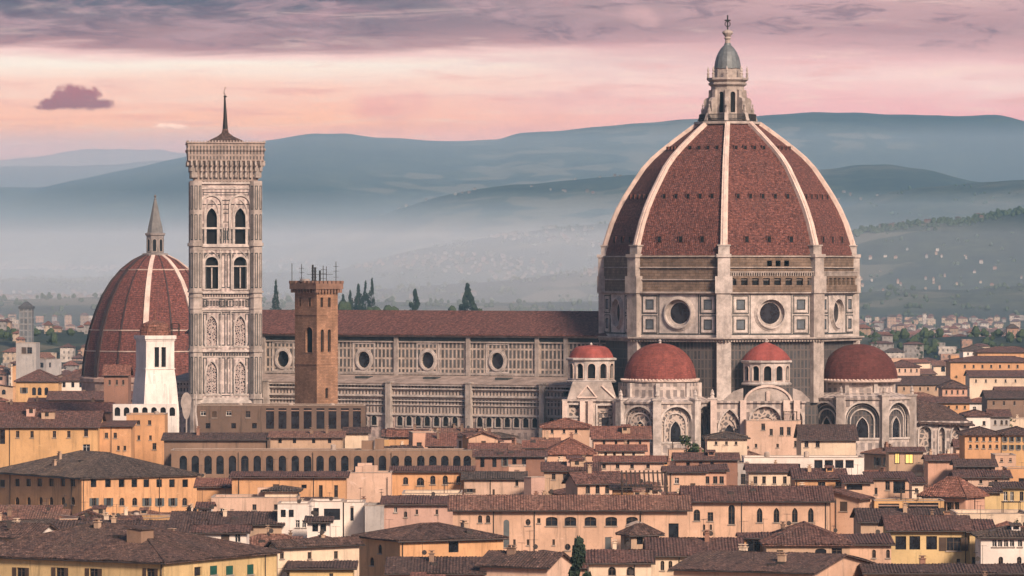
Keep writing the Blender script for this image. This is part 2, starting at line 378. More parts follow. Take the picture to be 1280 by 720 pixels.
# ------------------------------------------------------------------ walls with openings, windows
def outline(kind, s0, s1, za, zb, n=7):
    """opening outline, counter-clockwise from the bottom left"""
    w, h, mid = s1 - s0, zb - za, (s0 + s1) / 2
    if kind == 'rect': return [(s0, za), (s1, za), (s1, zb), (s0, zb)]
    if kind == 'round':
        return [(mid + w / 2 * math.cos(2 * math.pi * k / (4 * n) - math.pi * 0.75), (za + zb) / 2 + h / 2 * math.sin(2 * math.pi * k / (4 * n) - math.pi * 0.75)) for k in range(4 * n)]
    rise = min({'arch': w / 2, 'lancet': w * 0.95, 'segment': w * 0.2}[kind], h)
    sp = zb - rise; pts = [(s0, za), (s1, za)]
    for k in range(2 * n + 1):
        if kind == 'lancet':
            a = rad(60.0 * (k if k <= n else 2 * n - k) / n)
            s = (s0 + w * math.cos(a)) if k <= n else (s1 - w * math.cos(a)); z = sp + rise * math.sin(a) / math.sin(rad(60))
        else:
            a = math.pi * k / (2 * n); s = mid + w / 2 * math.cos(a); z = sp + rise * math.sin(a)
        pts.append((s, z))
    return pts

def wall_face(mb, A, B, z0, z1, holes=(), depth=0.28):
    """outer face of a wall from A to B (xy, left to right seen from outside), holes = (s0, s1, za, zb, kind)"""
    A = Vector((A[0], A[1])); d = Vector((B[0], B[1])) - A; L = d.length; u = d / L; n = Vector((u.y, -u.x))
    def pt(s, z, off=0.0): q = A + u * s - n * off; return (q.x, q.y, z)
    xs = sorted({0.0, L, *[h[0] for h in holes], *[h[1] for h in holes]}); zs = sorted({z0, z1, *[h[2] for h in holes], *[h[3] for h in holes]})
    for a, b in zip(xs, xs[1:]):
        if b - a < 1e-5: continue
        run = None
        for c, e in zip(zs, zs[1:]):
            ms, mz = (a + b) / 2, (c + e) / 2
            if any(h[0] < ms < h[1] and h[2] < mz < h[3] for h in holes):
                if run: mb.face([pt(a, run[0]), pt(b, run[0]), pt(b, run[1]), pt(a, run[1])]); run = None
            else: run = (run[0], e) if run else (c, e)
        if run: mb.face([pt(a, run[0]), pt(b, run[0]), pt(b, run[1]), pt(a, run[1])])
    for s0, s1, za, zb, kind in holes:
        o = outline(kind, s0, s1, za, zb); m = (s0 + s1) / 2; zm = (za + zb) / 2
        if kind != 'rect':
            for cs, cz in ((s0, zb), (s1, zb)) + (((s0, za), (s1, za)) if kind == 'round' else ()):
                arc = [p for p in o if (p[0] - m) * (cs - m) >= -1e-6 and (p[1] - zm) * (cz - zm) >= -1e-6] if kind == 'round' else \
                      [p for p in o[2:] if (p[0] - m) * (cs - m) >= -1e-6]
                arc.sort(key=lambda p: math.atan2(p[1] - cz, p[0] - cs) % (2 * math.pi) if cs > m else math.atan2(p[1] - cz, p[0] - cs))
                for p, q in zip(arc, arc[1:]):
                    tri = [(cs, cz), p, q]
                    if (p[0] - cs) * (q[1] - cz) - (p[1] - cz) * (q[0] - cs) < 0: tri = [(cs, cz), q, p]
                    mb.face([pt(*x) for x in tri])
        for p, q in zip(o, o[1:] + o[:1]):
            mb.face([pt(q[0], q[1]), pt(p[0], p[1]), pt(p[0], p[1], depth), pt(q[0], q[1], depth)])

WMESH = {}
def window_mesh(w, h, kind, style, glass=None):
    """window for an opening w x h: origin at the opening's bottom centre on the wall plane, -y is outwards"""
    w, h = round(w * 8) / 8, round(h * 8) / 8
    key = (w, h, kind, style, glass.name if glass else '')
    if key in WMESH: return WMESH[key]
    mb = MB(); o = outline(kind, -w / 2, w / 2, 0, h, 6); cz = h / 2
    g = 1.0 + 0.10 / max(w, 0.3)
    mb.mi = 0; mb.face([(x * g, 0.22, cz + (z - cz) * g) for x, z in o])
    if style not in ('hole', 'stone'):
        mb.mi = 1; b = 0.07
        inner = [(x * (1 - 2 * b / w), cz + (z - cz) * (1 - 2 * b / h)) for x, z in o]
        for i in range(len(o)):
            j = (i + 1) % len(o)
            mb.face([(o[i][0], 0.14, o[i][1]), (o[j][0], 0.14, o[j][1]), (inner[j][0], 0.14, inner[j][1]), (inner[i][0], 0.14, inner[i][1])])
            mb.face([(inner[i][0], 0.14, inner[i][1]), (inner[j][0], 0.14, inner[j][1]), (inner[j][0], 0.22, inner[j][1]), (inner[i][0], 0.22, inner[i][1])])
        mb.box(-0.035, 0.035, 0.15, 0.219, 0.03, h * 0.97)
        if h > 0.9: mb.box(-w / 2 + 0.03, w / 2 - 0.03, 0.155, 0.218, h * 0.62, h * 0.62 + 0.05)
        if w > 1.9:
            for q in (-w / 4, w / 4): mb.box(q - 0.03, q + 0.03, 0.152, 0.2185, 0.03, h * 0.7)
    if style not in ('hole',):
        mb.mi = 2; mb.box(-w / 2 - 0.12, w / 2 + 0.12, -0.13, 0.10, -0.14, 0.004)
    if style in ('surround', 'stone'):
        mb.mi = 2; b = 0.16
        out = [(x * (1 + 2 * b / w), cz + (z - cz) * (1 + 2 * b / h)) for x, z in o]
        for i in range(len(o)):
            j = (i + 1) % len(o)
            mb.face([(out[i][0], -0.05, out[i][1]), (out[j][0], -0.05, out[j][1]), (o[j][0], -0.05, o[j][1]), (o[i][0], -0.05, o[i][1])])
            mb.face([(out[j][0], -0.05, out[j][1]), (out[i][0], -0.05, out[i][1]), (out[i][0], 0.02, out[i][1]), (out[j][0], 0.02, out[j][1])])
            mb.face([(o[i][0], -0.05, o[i][1]), (o[j][0], -0.05, o[j][1]), (o[j][0], 0.02, o[j][1]), (o[i][0], 0.02, o[i][1])])
    WMESH[key] = mb.mesh('window', [glass or GLASS, WFRAMEW if style == 'white' else WFRAME, SILL]); return WMESH[key]
def shutter_mesh(w, h, closed, m):
    w, h = round(w * 8) / 8, round(h * 8) / 8; key = ('sh', w, h, closed, m.name)
    if key in WMESH: return WMESH[key]
    mb = MB()
    if closed: mb.box(-w / 2 + 0.01, w / 2 - 0.01, 0.03, 0.08, 0.01, h - 0.01)
    else: mb.box(-w / 2, w / 2, -0.07, -0.02, 0, h)
    n = int(h / 0.16); y = 0.02 if closed else -0.08
    for k in range(n):
        z = 0.05 + k * (h - 0.1) / n; mb.box(-w / 2 + 0.06, w / 2 - 0.06, y, y + 0.03, z, z + 0.07)
    WMESH[key] = mb.mesh('shutter', [m]); return WMESH[key]

RND = random.Random(7)
def fit_window(parent, base, A, u, s, za, w, h, kind, style):
    """put a window object in the opening; styles: plain, white, hole, stone, surround, green/brown/grey (open shutters), cgreen/cbrown/cgrey (closed)"""
    if style == 'plain' and kind == 'rect' and w > .8 and RND.random() < .2: style = RND.choice(['brown', 'grey', 'cbrown'])
    st = style
    shc = {'green': SHG, 'brown': SHB, 'grey': SHGR}.get(style.lstrip('c'))
    if shc is not None: st = 'plain'
    loc = Vector((A[0] + u[0] * s, A[1] + u[1] * s, za)) - Vector(base)
    rz = math.atan2(u[1], u[0])
    wo = place('window', window_mesh(w, h, kind, st), parent, loc, rz)
    if shc is not None:
        if style.startswith('c'): place('shutter', shutter_mesh(w, h, True, shc), wo, (0, 0, 0))
        else:
            for sg in (-1, 1): place('shutter', shutter_mesh(w / 2, h, False, shc), wo, (sg * w * 0.76, 0, 0))
    return wo

# ------------------------------------------------------------------ ground, hills, air
FAR_Y = 16500.0
def ground():
    mb = MB(); xs = [-3600 + 400 * i for i in range(19)]; ys = [-200, 200, 500, 800, 1200, 2000, 3000, 4500, 6500, 9000, 12000, FAR_Y - 100]
    for y0, y1 in zip(ys, ys[1:]):
        for x0, x1 in zip(xs, xs[1:]): mb.face([(x0, y0, 0), (x1, y0, 0), (x1, y1, 0), (x0, y1, 0)])
    m, t, p = mat_base('valley floor'); g = geo(t)
    n = t.noise(g, 0.03, 5, 0.7); n2 = t.noise(g, 0.004, 5, 0.6)
    c = t.mix(t.smooth(n, 0.35, 0.65), (0.055, 0.045, 0.04), (0.19, 0.145, 0.12))
    c = t.mix(t.math('MULTIPLY', t.smooth(n2, 0.55, 0.66), 0.8), c, (0.05, 0.055, 0.035))
    t.l.new(c, p.inputs['Base Color'])
    tag(mb.build('ground', m), kind='structure')
ground()

def interp(pts, x):
    if x <= pts[0][0]: return pts[0][1]
    for (a, b), (c, d) in zip(pts, pts[1:]):
        if x <= c:
            f = (x - a) / (c - a); return b + (d - b) * f
    return pts[-1][1]
WN = {}
def wnoise(x, seed, octaves=5):
    if seed not in WN:
        r = random.Random(seed); WN[seed] = [(r.uniform(0.8, 1.3) * 2 ** k, r.uniform(0, 6.28), 1 / 1.7 ** k) for k in range(6)]
    return sum(math.sin(x * a + ph) * w for a, ph, w in WN[seed][:octaves])
# crest lines (photo column, photo row) of each ridge, its distance and its depth front and back
RIDGES = [
    (14600, 1500, [(-400, 200), (-40, 194), (60, 192), (105, 186), (140, 183), (185, 184), (215, 189), (300, 200), (500, 240), (900, 330)]),
    (13300, 1500, [(-400, 214), (0, 211), (70, 209), (140, 205), (220, 201), (290, 205), (420, 240), (700, 330)]),
    (11200, 2600, [(-500, 250), (-60, 240), (10, 238), (80, 236), (115, 228), (150, 221), (230, 205), (330, 183), (400, 175), (440, 174), (475, 178), (520, 179), (560, 181), (625, 180), (645, 171), (700, 165),
                   (745, 161), (800, 157), (865, 153), (930, 149), (1000, 148), (1060, 147), (1110, 149), (1160, 148), (1175, 150), (1225, 149), (1280, 160), (1400, 172), (1700, 180)]),
    (8600, 1500, [(-300, 345), (250, 330), (380, 300), (450, 281), (505, 262), (560, 246), (640, 233), (750, 222), (900, 216), (1020, 214), (1060, 208), (1100, 206), (1150, 214), (1200, 226), (1280, 236), (1500, 250)]),
    (7000, 1100, [(-100, 352), (420, 338), (520, 312), (600, 298), (700, 282), (800, 275), (950, 265), (1060, 258), (1110, 240), (1170, 231), (1230, 226), (1280, 222), (1500, 215)]),
    (5200, 800, [(300, 372), (620, 352), (700, 342), (760, 336), (900, 322), (1020, 300), (1070, 287), (1120, 281), (1160, 278), (1200, 277), (1240, 268), (1280, 262), (1400, 255), (1600, 262)]),
    (4300, 500, [(-300, 372), (20, 374), (120, 371), (300, 376), (640, 378), (900, 374), (1060, 366), (1130, 360), (1200, 362), (1280, 356), (1500, 350)]),
    (2450, 260, [(300, 412), (345, 396), (420, 389), (480, 391), (520, 393), (590, 392), (650, 395), (720, 404), (780, 420)]),
]
def hill_height(x, y):
    z = -2.0
    for k, (yk, w, pts) in enumerate(RIDGES):
        px = x / yk * F + CX
        zc = HC + (HY - interp(pts, px)) / F * yk
        yy = yk + w * 0.10 * wnoise(x / (w * 1.1), 11 + k, 3)
        d = (y - yy) / w
        if d > 0: f = max(0.0, 1 - d * 1.2)
        else:
            sp = 0.5 + 0.5 * math.sin(x / (w * 0.42) + 1.3 * wnoise(x / w, 40 + k, 3) + d * 1.6)
            f = max(0.0, 1 + d * (0.75 + 0.45 * sp)); f = f * f * (3 - 2 * f) if f < 1 else 1
            f = min(1.0, f * (1 + 0.05 * sp * (1 - f)))
        rough = 1 + 0.008 * wnoise(x / (w * 0.06), 70 + k, 4)
        z = max(z, zc * f * rough + (zc * 0.02 * wnoise((x + y * 0.7) / (w * 0.12), 90 + k, 4) * (1 - f) * f * 3 if zc > 0 else 0))
    return z
def hills():
    mb = MB(); ys = []
    y = 2150.0
    while y < FAR_Y - 150: ys.append(y); y *= 1.0125
    NX = 200
    for y in ys:
        for i in range(NX + 1):
            x = (-0.165 + 0.33 * i / NX) * y
            mb.v.append((x, y, hill_height(x, y)))
    n = NX + 1
    for j in range(len(ys) - 1):
        for i in range(NX):
            a = j * n + i
            if max(mb.v[a][2], mb.v[a + 1][2], mb.v[a + n][2], mb.v[a + n + 1][2]) > -1.9:
                mb.f.append((a, a + 1, a + n + 1, a + n)); mb.m.append(0)
    m, t, p = mat_base('wooded hillside'); g = geo(t)
    big = t.noise(g, 0.0016, 6, 0.62); med = t.noise(g, 0.010, 5, 0.7); fine = t.noise(g, 0.06, 4, 0.75)
    c = t.mix(t.smooth(med, 0.35, 0.65), (0.014, 0.026, 0.022), (0.05, 0.060, 0.034))
    c = t.mix(t.smooth(fine, 0.40, 0.68), c, (0.009, 0.016, 0.014))
    fld = t.new('ShaderNodeTexVoronoi', feature='F1'); t.put(fld, 'Vector', g); fld.inputs['Scale'].default_value = 0.016
    c = t.mix(t.math('MULTIPLY', t.smooth(big, 0.50, 0.58), t.smooth(t.sep(fld.outputs['Color'])[0], 0.5, 0.62)), c, (0.11, 0.10, 0.07))
    c = t.mix(t.math('MULTIPLY', t.smooth(big, 0.48, 0.40), 0.8), c, (0.008, 0.016, 0.015))
    t.l.new(c, p.inputs['Base Color'])
    o = mb.build('hills', m, smooth=True); tag(o, kind='structure')
hills()

def haze_box(name, x0, x1, y0, y1, z0, z1, density, color, aniso):
    mb = MB(); mb.box(x0, x1, y0, y1, z0, z1)
    m = bpy.data.materials.new(name); m.use_nodes = True; t = NT(m.node_tree); t.n.clear()
    out = t.new('ShaderNodeOutputMaterial'); v = t.new('ShaderNodeVolumePrincipled'); t.l.new(v.outputs[0], out.inputs['Volume'])
    v.inputs['Color'].default_value = (*color, 1); v.inputs['Density'].default_value = density; v.inputs['Anisotropy'].default_value = aniso
    tag(mb.build(name, m), kind='stuff')
haze_box('haze', -3700, 3700, -300, FAR_Y, -3, HAZE_TOP, HAZE_D, (0.40, 0.74, 1.0), 0.1)
haze_box('mist', -3600, 200, 3300, 5100, -2.5, 92, 0.00032, (0.92, 0.94, 1.0), -0.15)
haze_box('mist', 200.5, 3600, 3300, 5100, -2.5, 92, 0.00013, (0.90, 0.95, 1.0), -0.15)
haze_box('mist', -3600, 3600, 5700, 8000, -2.5, 150, 0.00020, (0.80, 0.91, 1.0), -0.15)
haze_box('mist', -3600, 3600, 9200, 10900, -2.5, 345, 0.00028, (0.78, 0.89, 1.0), -0.1)
haze_box('mist', -3600, -700, 12200, 14300, -2.5, 430, 0.00040, (1.0, 0.74, 0.70), -0.2)  # sunset light on the left ridges is put into this bank's pink colour

# ------------------------------------------------------------------ houses
DARKISH = plain('dark doorway', (0.03, 0.024, 0.02))
PROT = []                                    # columns and lowest row of each read-off front, and its distance
OCC = []                                     # (x, y, radius) of footprints already taken
def house_core(name, label, cat, group, C, a, L, D, ze, zr, wall, roof, rt='gable', wins=(), ridge='f', pipes=(), chim=0, ant=0, over=0.55, wallmat=None, seed=0, parapet=0.7, extra=None, back=True):
    """C = nearest corner (xy); front runs L along (cos a, sin a), the left side runs D along (-sin a, cos a).
    wins: (face, s, za, w, h, kind, style) with face f / l / r, s = centre along the face seen from outside"""
    r = random.Random(seed or int(abs(C[0] * 13.7 + C[1] * 7.1)))
    u = Vector((math.cos(rad(a)), math.sin(rad(a)))); v = Vector((-math.sin(rad(a)), math.cos(rad(a)))); C = Vector((C[0], C[1]))
    cen = C + u * L / 2 + v * D / 2; base = (cen.x, cen.y, 0.0)
    if ant == 0 and C.y < 800: ant = r.choice([1, 1, 2, 3])
    root = thing(name, label, cat, base, group)
    OCC.append((cen.x, cen.y, math.hypot(L, D) / 2, C, u, v, L, D))
    wm = wallmat or wallm(wall); rm = roofm(roof)
    def pt(s, t, z): q = C + u * s + v * t; return (q.x, q.y, z)
    def xy(s, t): q = C + u * s + v * t; return (q.x, q.y)
    faces = {'f': (xy(0, 0), xy(L, 0), u), 'l': (xy(0, D), xy(0, 0), -v), 'r': (xy(L, 0), xy(L, D), v), 'b': (xy(L, D), xy(0, D), -u)}
    lens = {'f': L, 'l': D, 'r': D, 'b': L}
    top = ze + (parapet if rt == 'flat' else 0.0)
    mb = MB(); fitted = []
    for k, (A, B, d) in faces.items():
        hs = []
        for fc, s, za, w, h, kind, style in wins:
            if fc != k: continue
            w, h = max(0.375, round(w * 8) / 8), max(0.375, round(h * 8) / 8)
            if s - w / 2 < 0.15 or s + w / 2 > lens[k] - 0.15 or za + h > top - 0.12 or za < 0.1: continue
            if any(s - w / 2 < q[1] + .05 and s + w / 2 > q[0] - .05 and za < q[3] + .05 and za + h > q[2] - .05 for q in hs): continue
            hs.append((s - w / 2, s + w / 2, za, za + h, kind)); fitted.append((A, d, s, za, w, h, kind, style))
        wall_face(mb, A, B, 0.0, top, hs)
    m = 0.0
    # ---- roof
    rb = MB(); o = over
    if rt == 'gable':
        if ridge == 'f': G, S = D, L; q = lambda s, t, z: pt(s, t, z)
        else: G, S = L, D; q = lambda s, t, z: pt(t, s, z)
        m = (zr - ze) / (G / 2); e = 0.03
        zf = lambda s, t: ze + (zr - ze) * (1 - abs((t if ridge == 'f' else s) / (G / 2) - 1)) + e
        rb.slab([q(-o, -o, ze - m * o + e), q(S + o, -o, ze - m * o + e), q(S + o, G / 2, zr + e), q(-o, G / 2, zr + e)], 0.16)
        rb.slab([q(S + o, G + o, ze - m * o + e), q(-o, G + o, ze - m * o + e), q(-o, G / 2, zr + e), q(S + o, G / 2, zr + e)], 0.16)
        rb.slab([q(-o, G / 2 - .16, zr + .09), q(S + o, G / 2 - .16, zr + .09), q(S + o, G / 2 + .16, zr + .09), q(-o, G / 2 + .16, zr + .09)], 0.2)
        if C.y < 830:
            for f in (0, G): sg = -o if f == 0 else o; tiles(rb, q(-o, f + sg, ze - m * o + e), q(S + o, f + sg, ze - m * o + e), q(-o, G / 2, zr + e), q(S + o, G / 2, zr + e), r)
        for s in (0, S):
            tri = [q(s, 0, ze), q(s, G, ze), q(s, G / 2, zr - 0.15)]
            mb.face(tri)
        eaves = [((-o, -o), (S + o, -o)), ((-o, G + o), (S + o, G + o))]
        eaves = [(q(*x, ze - m * o - .05), q(*y, ze - m * o - .05)) for x, y in eaves]
    elif rt == 'hip':
        if L >= D: G, S = D, L; q = lambda s, t, z: pt(s, t, z)
        else: G, S = L, D; q = lambda s, t, z: pt(t, s, z)
        hh = min(G / 2, S / 2 - 0.3); m = (zr - ze) / (G / 2); zo = ze - m * o + 0.14
        zf = lambda s, t: ze + 0.14 + m * min(min(s, L - s) * (G / 2) / hh if L >= D else min(s, L - s), min(t, D - t) if L >= D else min(t, D - t) * (G / 2) / hh)
        c4 = [(-o, -o), (S + o, -o), (S + o, G + o), (-o, G + o)]; r0, r1 = q(hh, G / 2, zr + .14), q(S - hh, G / 2, zr + .14)
        p4 = [q(*c, zo) for c in c4]; b4 = [q(*c, zo - 0.16) for c in c4]
        fl = (Vector(p4[1]) - Vector(p4[0])).cross(Vector(p4[2]) - Vector(p4[1])).z < 0
        F4 = lambda *x: rb.face(list(reversed(x)) if fl else list(x))
        F4(p4[0], p4[1], r1, r0); F4(p4[1], p4[2], r1); F4(p4[2], p4[3], r0, r1); F4(p4[3], p4[0], r0)
        F4(*reversed(b4))
        for i in range(4): F4(b4[i], b4[(i + 1) % 4], p4[(i + 1) % 4], p4[i])
        if C.y < 830:
            for E0, E1, T0_, T1_ in ((p4[0], p4[1], r0, r1), (p4[2], p4[3], r1, r0), (p4[1], p4[2], r1, r1), (p4[3], p4[0], r0, r0)): tiles(rb, E0, E1, T0_, T1_, r)
        hb = 0.17
        for e0, e1 in ((p4[0], r0), (p4[1], r1), (p4[2], r1), (p4[3], r0), (r0, r1)): rb.tube([Vector(e0) + Vector((0, 0, .03)), Vector(e1) + Vector((0, 0, .03))], hb, 5)
        eaves = [(b4[i], b4[(i + 1) % 4]) for i in range(4)]
    elif rt == 'shed':                        # low along the front
        m = (zr - ze) / D; e = 0.03; zf = lambda s, t: ze + m * t + e
        rb.slab([pt(-o, -o, ze - m * o + e), pt(L + o, -o, ze - m * o + e), pt(L + o, D + o * .3, zr + m * o * .3 + e), pt(-o, D + o * .3, zr + m * o * .3 + e)], 0.16)
        if C.y < 830: tiles(rb, pt(-o, -o, ze - m * o + e), pt(L + o, -o, ze - m * o + e), pt(-o, D + o * .3, zr + m * o * .3 + e), pt(L + o, D + o * .3, zr + m * o * .3 + e), r)
        for s in (0, L): mb.face([pt(s, 0, ze), pt(s, D, ze), pt(s, D, zr - .14)])
        mb.face([pt(0, D, ze), pt(L, D, ze), pt(L, D, zr - .14), pt(0, D, zr - .14)])
        eaves = [(pt(-o, -o, ze - m * o - .1), pt(L + o, -o, ze - m * o - .1))]
    else:
        zf = lambda s, t: ze + 0.05; eaves = []
        rb.slab([pt(.02, .02, ze + .05), pt(L - .02, .02, ze + .05), pt(L - .02, D - .02, ze + .05), pt(.02, D - .02, ze + .05)], 0.2)
        cb = MB()
        for s0, s1, t0, t1 in ((-.08, L + .08, -.08, .28), (-.08, L + .08, D - .28, D + .08), (-.08, .28, .283, D - .283), (L - .28, L + .08, .283, D - .283)):
            cb.hexa([pt(s0, t0, top), pt(s1, t0, top), pt(s1, t1, top), pt(s0, t1, top)], [pt(s0, t0, top + .1), pt(s1, t0, top + .1), pt(s1, t1, top + .1), pt(s0, t1, top + .1)])
        ib = MB()
        for A, B in (((.25, .25), (L - .25, .25)), ((L - .25, .25), (L - .25, D - .25)), ((L - .25, D - .25), (.25, D - .25)), ((.25, D - .25), (.25, .25))):
            mb.face([pt(*B, ze), pt(*A, ze), pt(*A, top), pt(*B, top)])
        cb.build('coping', COPING, root, base)
    mb.build('wall', wm, root, base)
    ro = rb.build('roof', TERRACE if rt == 'flat' else rm, root, base)
    for A, d, s, za, w, h, kind, style in fitted: fit_window(root, base, A, d, s, za, w, h, kind, style)
    if eaves:
        for e0, e1 in eaves[:1 if rt == 'gable' and ridge == 'f' else 2]: gb = MB(); gb.tube([e0, e1], 0.09, 5); gb.build('gutter', PIPE, root, base)
    for fc, s in pipes:
        A, B, d = faces[fc]
        if 0 < s < lens[fc]:
            pb = MB(); n = Vector((d[1], -d[0])); c = Vector(A) + d * s + n * 0.09
            pb.tube([(c.x, c.y, 0), (c.x, c.y, ze - .3), (c.x + n.x * .3, c.y + n.y * .3, ze - .05)], 0.075, 5); pb.build('downpipe', PIPE, root, base)
    for k in range(chim):
        s, tt = r.uniform(.15, .85) * L, r.uniform(.3, .75) * D; z = zf(s, tt); w, dd, h = r.uniform(.2, .36), r.uniform(.25, .55), r.uniform(.5, 1.2)
        cb = MB(); c = xy(s, tt)
        cb.ob(c, u, v, w, dd, z - .6, z + h); cb.ob(c, u, v, w + .1, dd + .1, z + h, z + h + .09)
        for j in (-1, 1): cb.ob((c[0] + v.x * dd * .5 * j, c[1] + v.y * dd * .5 * j), u, v, w * .5, dd * .25, z + h + .09, z + h + .34)
        cb.ob(c, u, v, w + .05, dd + .05, z + h + .34, z + h + .42)
        cb.build('chimney', wallm(r.choice(['brick', 'tan', 'brown', 'tan', 'cream'])), ro, base)
    if rt in ('gable', 'hip') and L > 7 and D > 7 and C.y < 1000:
        for k in range(r.choice([0, 0, 1, 1, 2])):    # roof lights, dormers, roof huts
            s, tt = r.uniform(.15, .85) * L, r.uniform(.16, .42) * D; z = zf(s, tt); c = xy(s, tt); db = MB(); kind = r.random()
            if kind < .5:
                db.mi = 0; db.ob(c, u, v, .45, .5, z - .3, z + .28); db.mi = 1; db.ob(c, u, v, .38, .43, z + .28, z + .31); db.build('roof_light', [PIPE, GLASS], ro, base)
            elif kind < .75:
                db.mi = 0; db.ob(c, u, v, .6, .9, z - .5, z + .62); db.mi = 1; cc = (c[0] - v.x * .9, c[1] - v.y * .9); db.ob(cc, u, v, .4, .03, z + .05, z + .5); db.mi = 2
                db.slab([(c[0] + u.x * e * .8 + v.x * f * 1.1, c[1] + u.y * e * .8 + v.y * f * 1.1, z + (.66 if f < 0 else .9)) for e, f in ((-1, -1), (1, -1), (1, 1), (-1, 1))], .12); db.build('dormer', [wm, GLASS, rm], ro, base)
            else:
                w_, d_, h_ = r.uniform(.7, 1.4), r.uniform(.8, 1.3), r.uniform(.8, 1.4); db.mi = 0; db.ob(c, u, v, w_, d_, z - .8, z + h_); cc = (c[0] - v.x * d_ + u.x * r.uniform(-.4, .4) * w_, c[1] - v.y * d_ + u.y * r.uniform(-.4, .4) * w_); db.mi = 1; db.ob(cc, u, v, .35, .03, z + .2, z + h_ * .8); db.mi = 2
                db.slab([(c[0] + u.x * e * (w_ + .2) + v.x * f * (d_ + .25), c[1] + u.y * e * (w_ + .2) + v.y * f * (d_ + .25), z + h_ + (.05 if f < 0 else .4)) for e, f in ((-1, -1), (1, -1), (1, 1), (-1, 1))], .12); db.build('roof_hut', [wallm(r.choice(['cream', 'tan', 'umber', 'rose', 'tan'])), DARKISH, rm], ro, base)
    if rt == 'flat' and C.y < 1000 and L > 6:
        for k in range(r.choice([1, 2, 3])):              # things on the terrace: tanks, huts, an awning frame
            s, tt = r.uniform(.15, .85) * L, r.uniform(.4, .8) * D; z = ze + .05; c = xy(s, tt); db = MB(); kind = r.random()
            if kind < .4: db.lathe(c, [(.5, z), (.5, z + 1.0), (.35, z + 1.15), (.05, z + 1.2)], 10); db.build('water_tank', COPING, ro, base)
            elif kind < .7: db.ob(c, u, v, r.uniform(.8, 1.4), .9, z, z + r.uniform(1.5, 2.3)); db.build('roof_hut', wm, ro, base)
            else:
                for e in (-1, 1):
                    for f in (-1, 1): db.ob((c[0] + u.x * e * 1.3 + v.x * f, c[1] + u.y * e * 1.3 + v.y * f), u, v, .05, .05, z, z + 2.1)
                for e in range(-4, 5): db.ob((c[0] + u.x * e * .33, c[1] + u.y * e * .33), u, v, .04, 1.2, z + 2.1, z + 2.17)
                for f in (-1, 1): db.ob((c[0] + v.x * f, c[1] + v.y * f), u, v, 1.45, .05, z + 2.02, z + 2.1)
                db.build('awning_frame', SOFFIT, ro, base)
    for k in range(ant):
        s, tt = r.uniform(.1, .9) * L, r.uniform(.4, .6) * D; z = zf(s, tt); c = xy(s, tt); ab = MB(); h = r.uniform(1.6, 3.0)
        ab.tube([(c[0], c[1], z - .2), (c[0], c[1], z + h)], 0.035, 4)
        an = r.uniform(0, 3.1); dx_, dy_ = math.cos(an), math.sin(an)
        ab.tube([(c[0] - dx_ * .6, c[1] - dy_ * .6, z + h - .1), (c[0] + dx_ * .6, c[1] + dy_ * .6, z + h - .1)], 0.022, 4)
        for j in range(5):
            q = -.55 + j * .27; ab.tube([(c[0] + dx_ * q - dy_ * .28, c[1] + dy_ * q + dx_ * .28, z + h - .1), (c[0] + dx_ * q + dy_ * .28, c[1] + dy_ * q - dx_ * .28, z + h - .1)], 0.016, 3)
        if r.random() < .35: ab.loft([[(c[0] + .25 + .33 * math.cos(i * .785), c[1] - .1 - .08 * q, z + .9 + .33 * math.sin(i * .785)) for i in range(8)] for q in (0, 1)])
        ab.build('antenna', PIPE, ro, base)
    return root, base, pt, zf, faces

def H(label, xl, xc, xr, ye, yr, Ze, a, wall, roof, rt='gable', W=(), D=12.0, ridge='f', pipes=(), chim=0, ant=0, name='house', cat='house', group='houses of the old town', over=0.55, Y=None, parapet=0.7, seed=0):
    """a house from its photo columns, eave row and eave height; xc None = front square on, D deep"""
    Y = Y or F * (HC - Ze) / (ye - HY); ze = Z_at(ye, Y) - (parapet if rt == 'flat' else 0)
    if xc is None: xc, a = xl, 0.0
    ca, sa = math.cos(rad(a)), math.sin(rad(a)); C = (X_at(xc, Y), Y)
    kx = (xr - CX) / F; L = (kx * Y - C[0]) / (ca - kx * sa)
    if a:
        kl = (xl - CX) / F; D = (C[0] - kl * Y) / (sa + kl * ca)
    cy = Y + (L * sa + D * ca) / 2
    half = (D if ridge == 'f' or rt == 'hip' and L >= D else L) / 2
    if yr is None: zr = ze + max(0.9, half * 0.30)
    else: zr = max(ze + half * 0.15, min(ze + half * 0.62, Z_at(yr, Y + D if rt == 'shed' else cy)))
    u, v = Vector((ca, sa)), Vector((-sa, ca)); Cv = Vector(C)
    F3 = {'f': (Cv, u), 'l': (Cv + v * D, -v), 'r': (Cv + u * L, v)}
    def hit(fc, px):
        A, d = F3[fc]; k = (px - CX) / F; s = (k * A.y - A.x) / (d.x - k * d.y); return s, A.y + s * d.y
    wins = []
    for fc, xs, yc, wp, hp, kind, style in W:
        for x in xs:
            s0, y0 = hit(fc, x - wp / 2); s1, y1 = hit(fc, x + wp / 2); yy = (y0 + y1) / 2
            h = hp * yy / F; wins.append((fc, (s0 + s1) / 2, Z_at(yc, yy) - h / 2, abs(s1 - s0), h, kind, style))
    PROT.append((min(xl, xc), xr, max([ye + 9] + [w[2] + w[4] / 2 + 3 for w in W]), Y))
    pp = [(fc, hit(fc, x)[0]) for fc, x in pipes]
    return house_core(name, label, cat, group, C, a, L, D, ze, zr, wall, roof, rt, wins, ridge, pp, chim, ant, over, parapet=parapet, seed=seed)

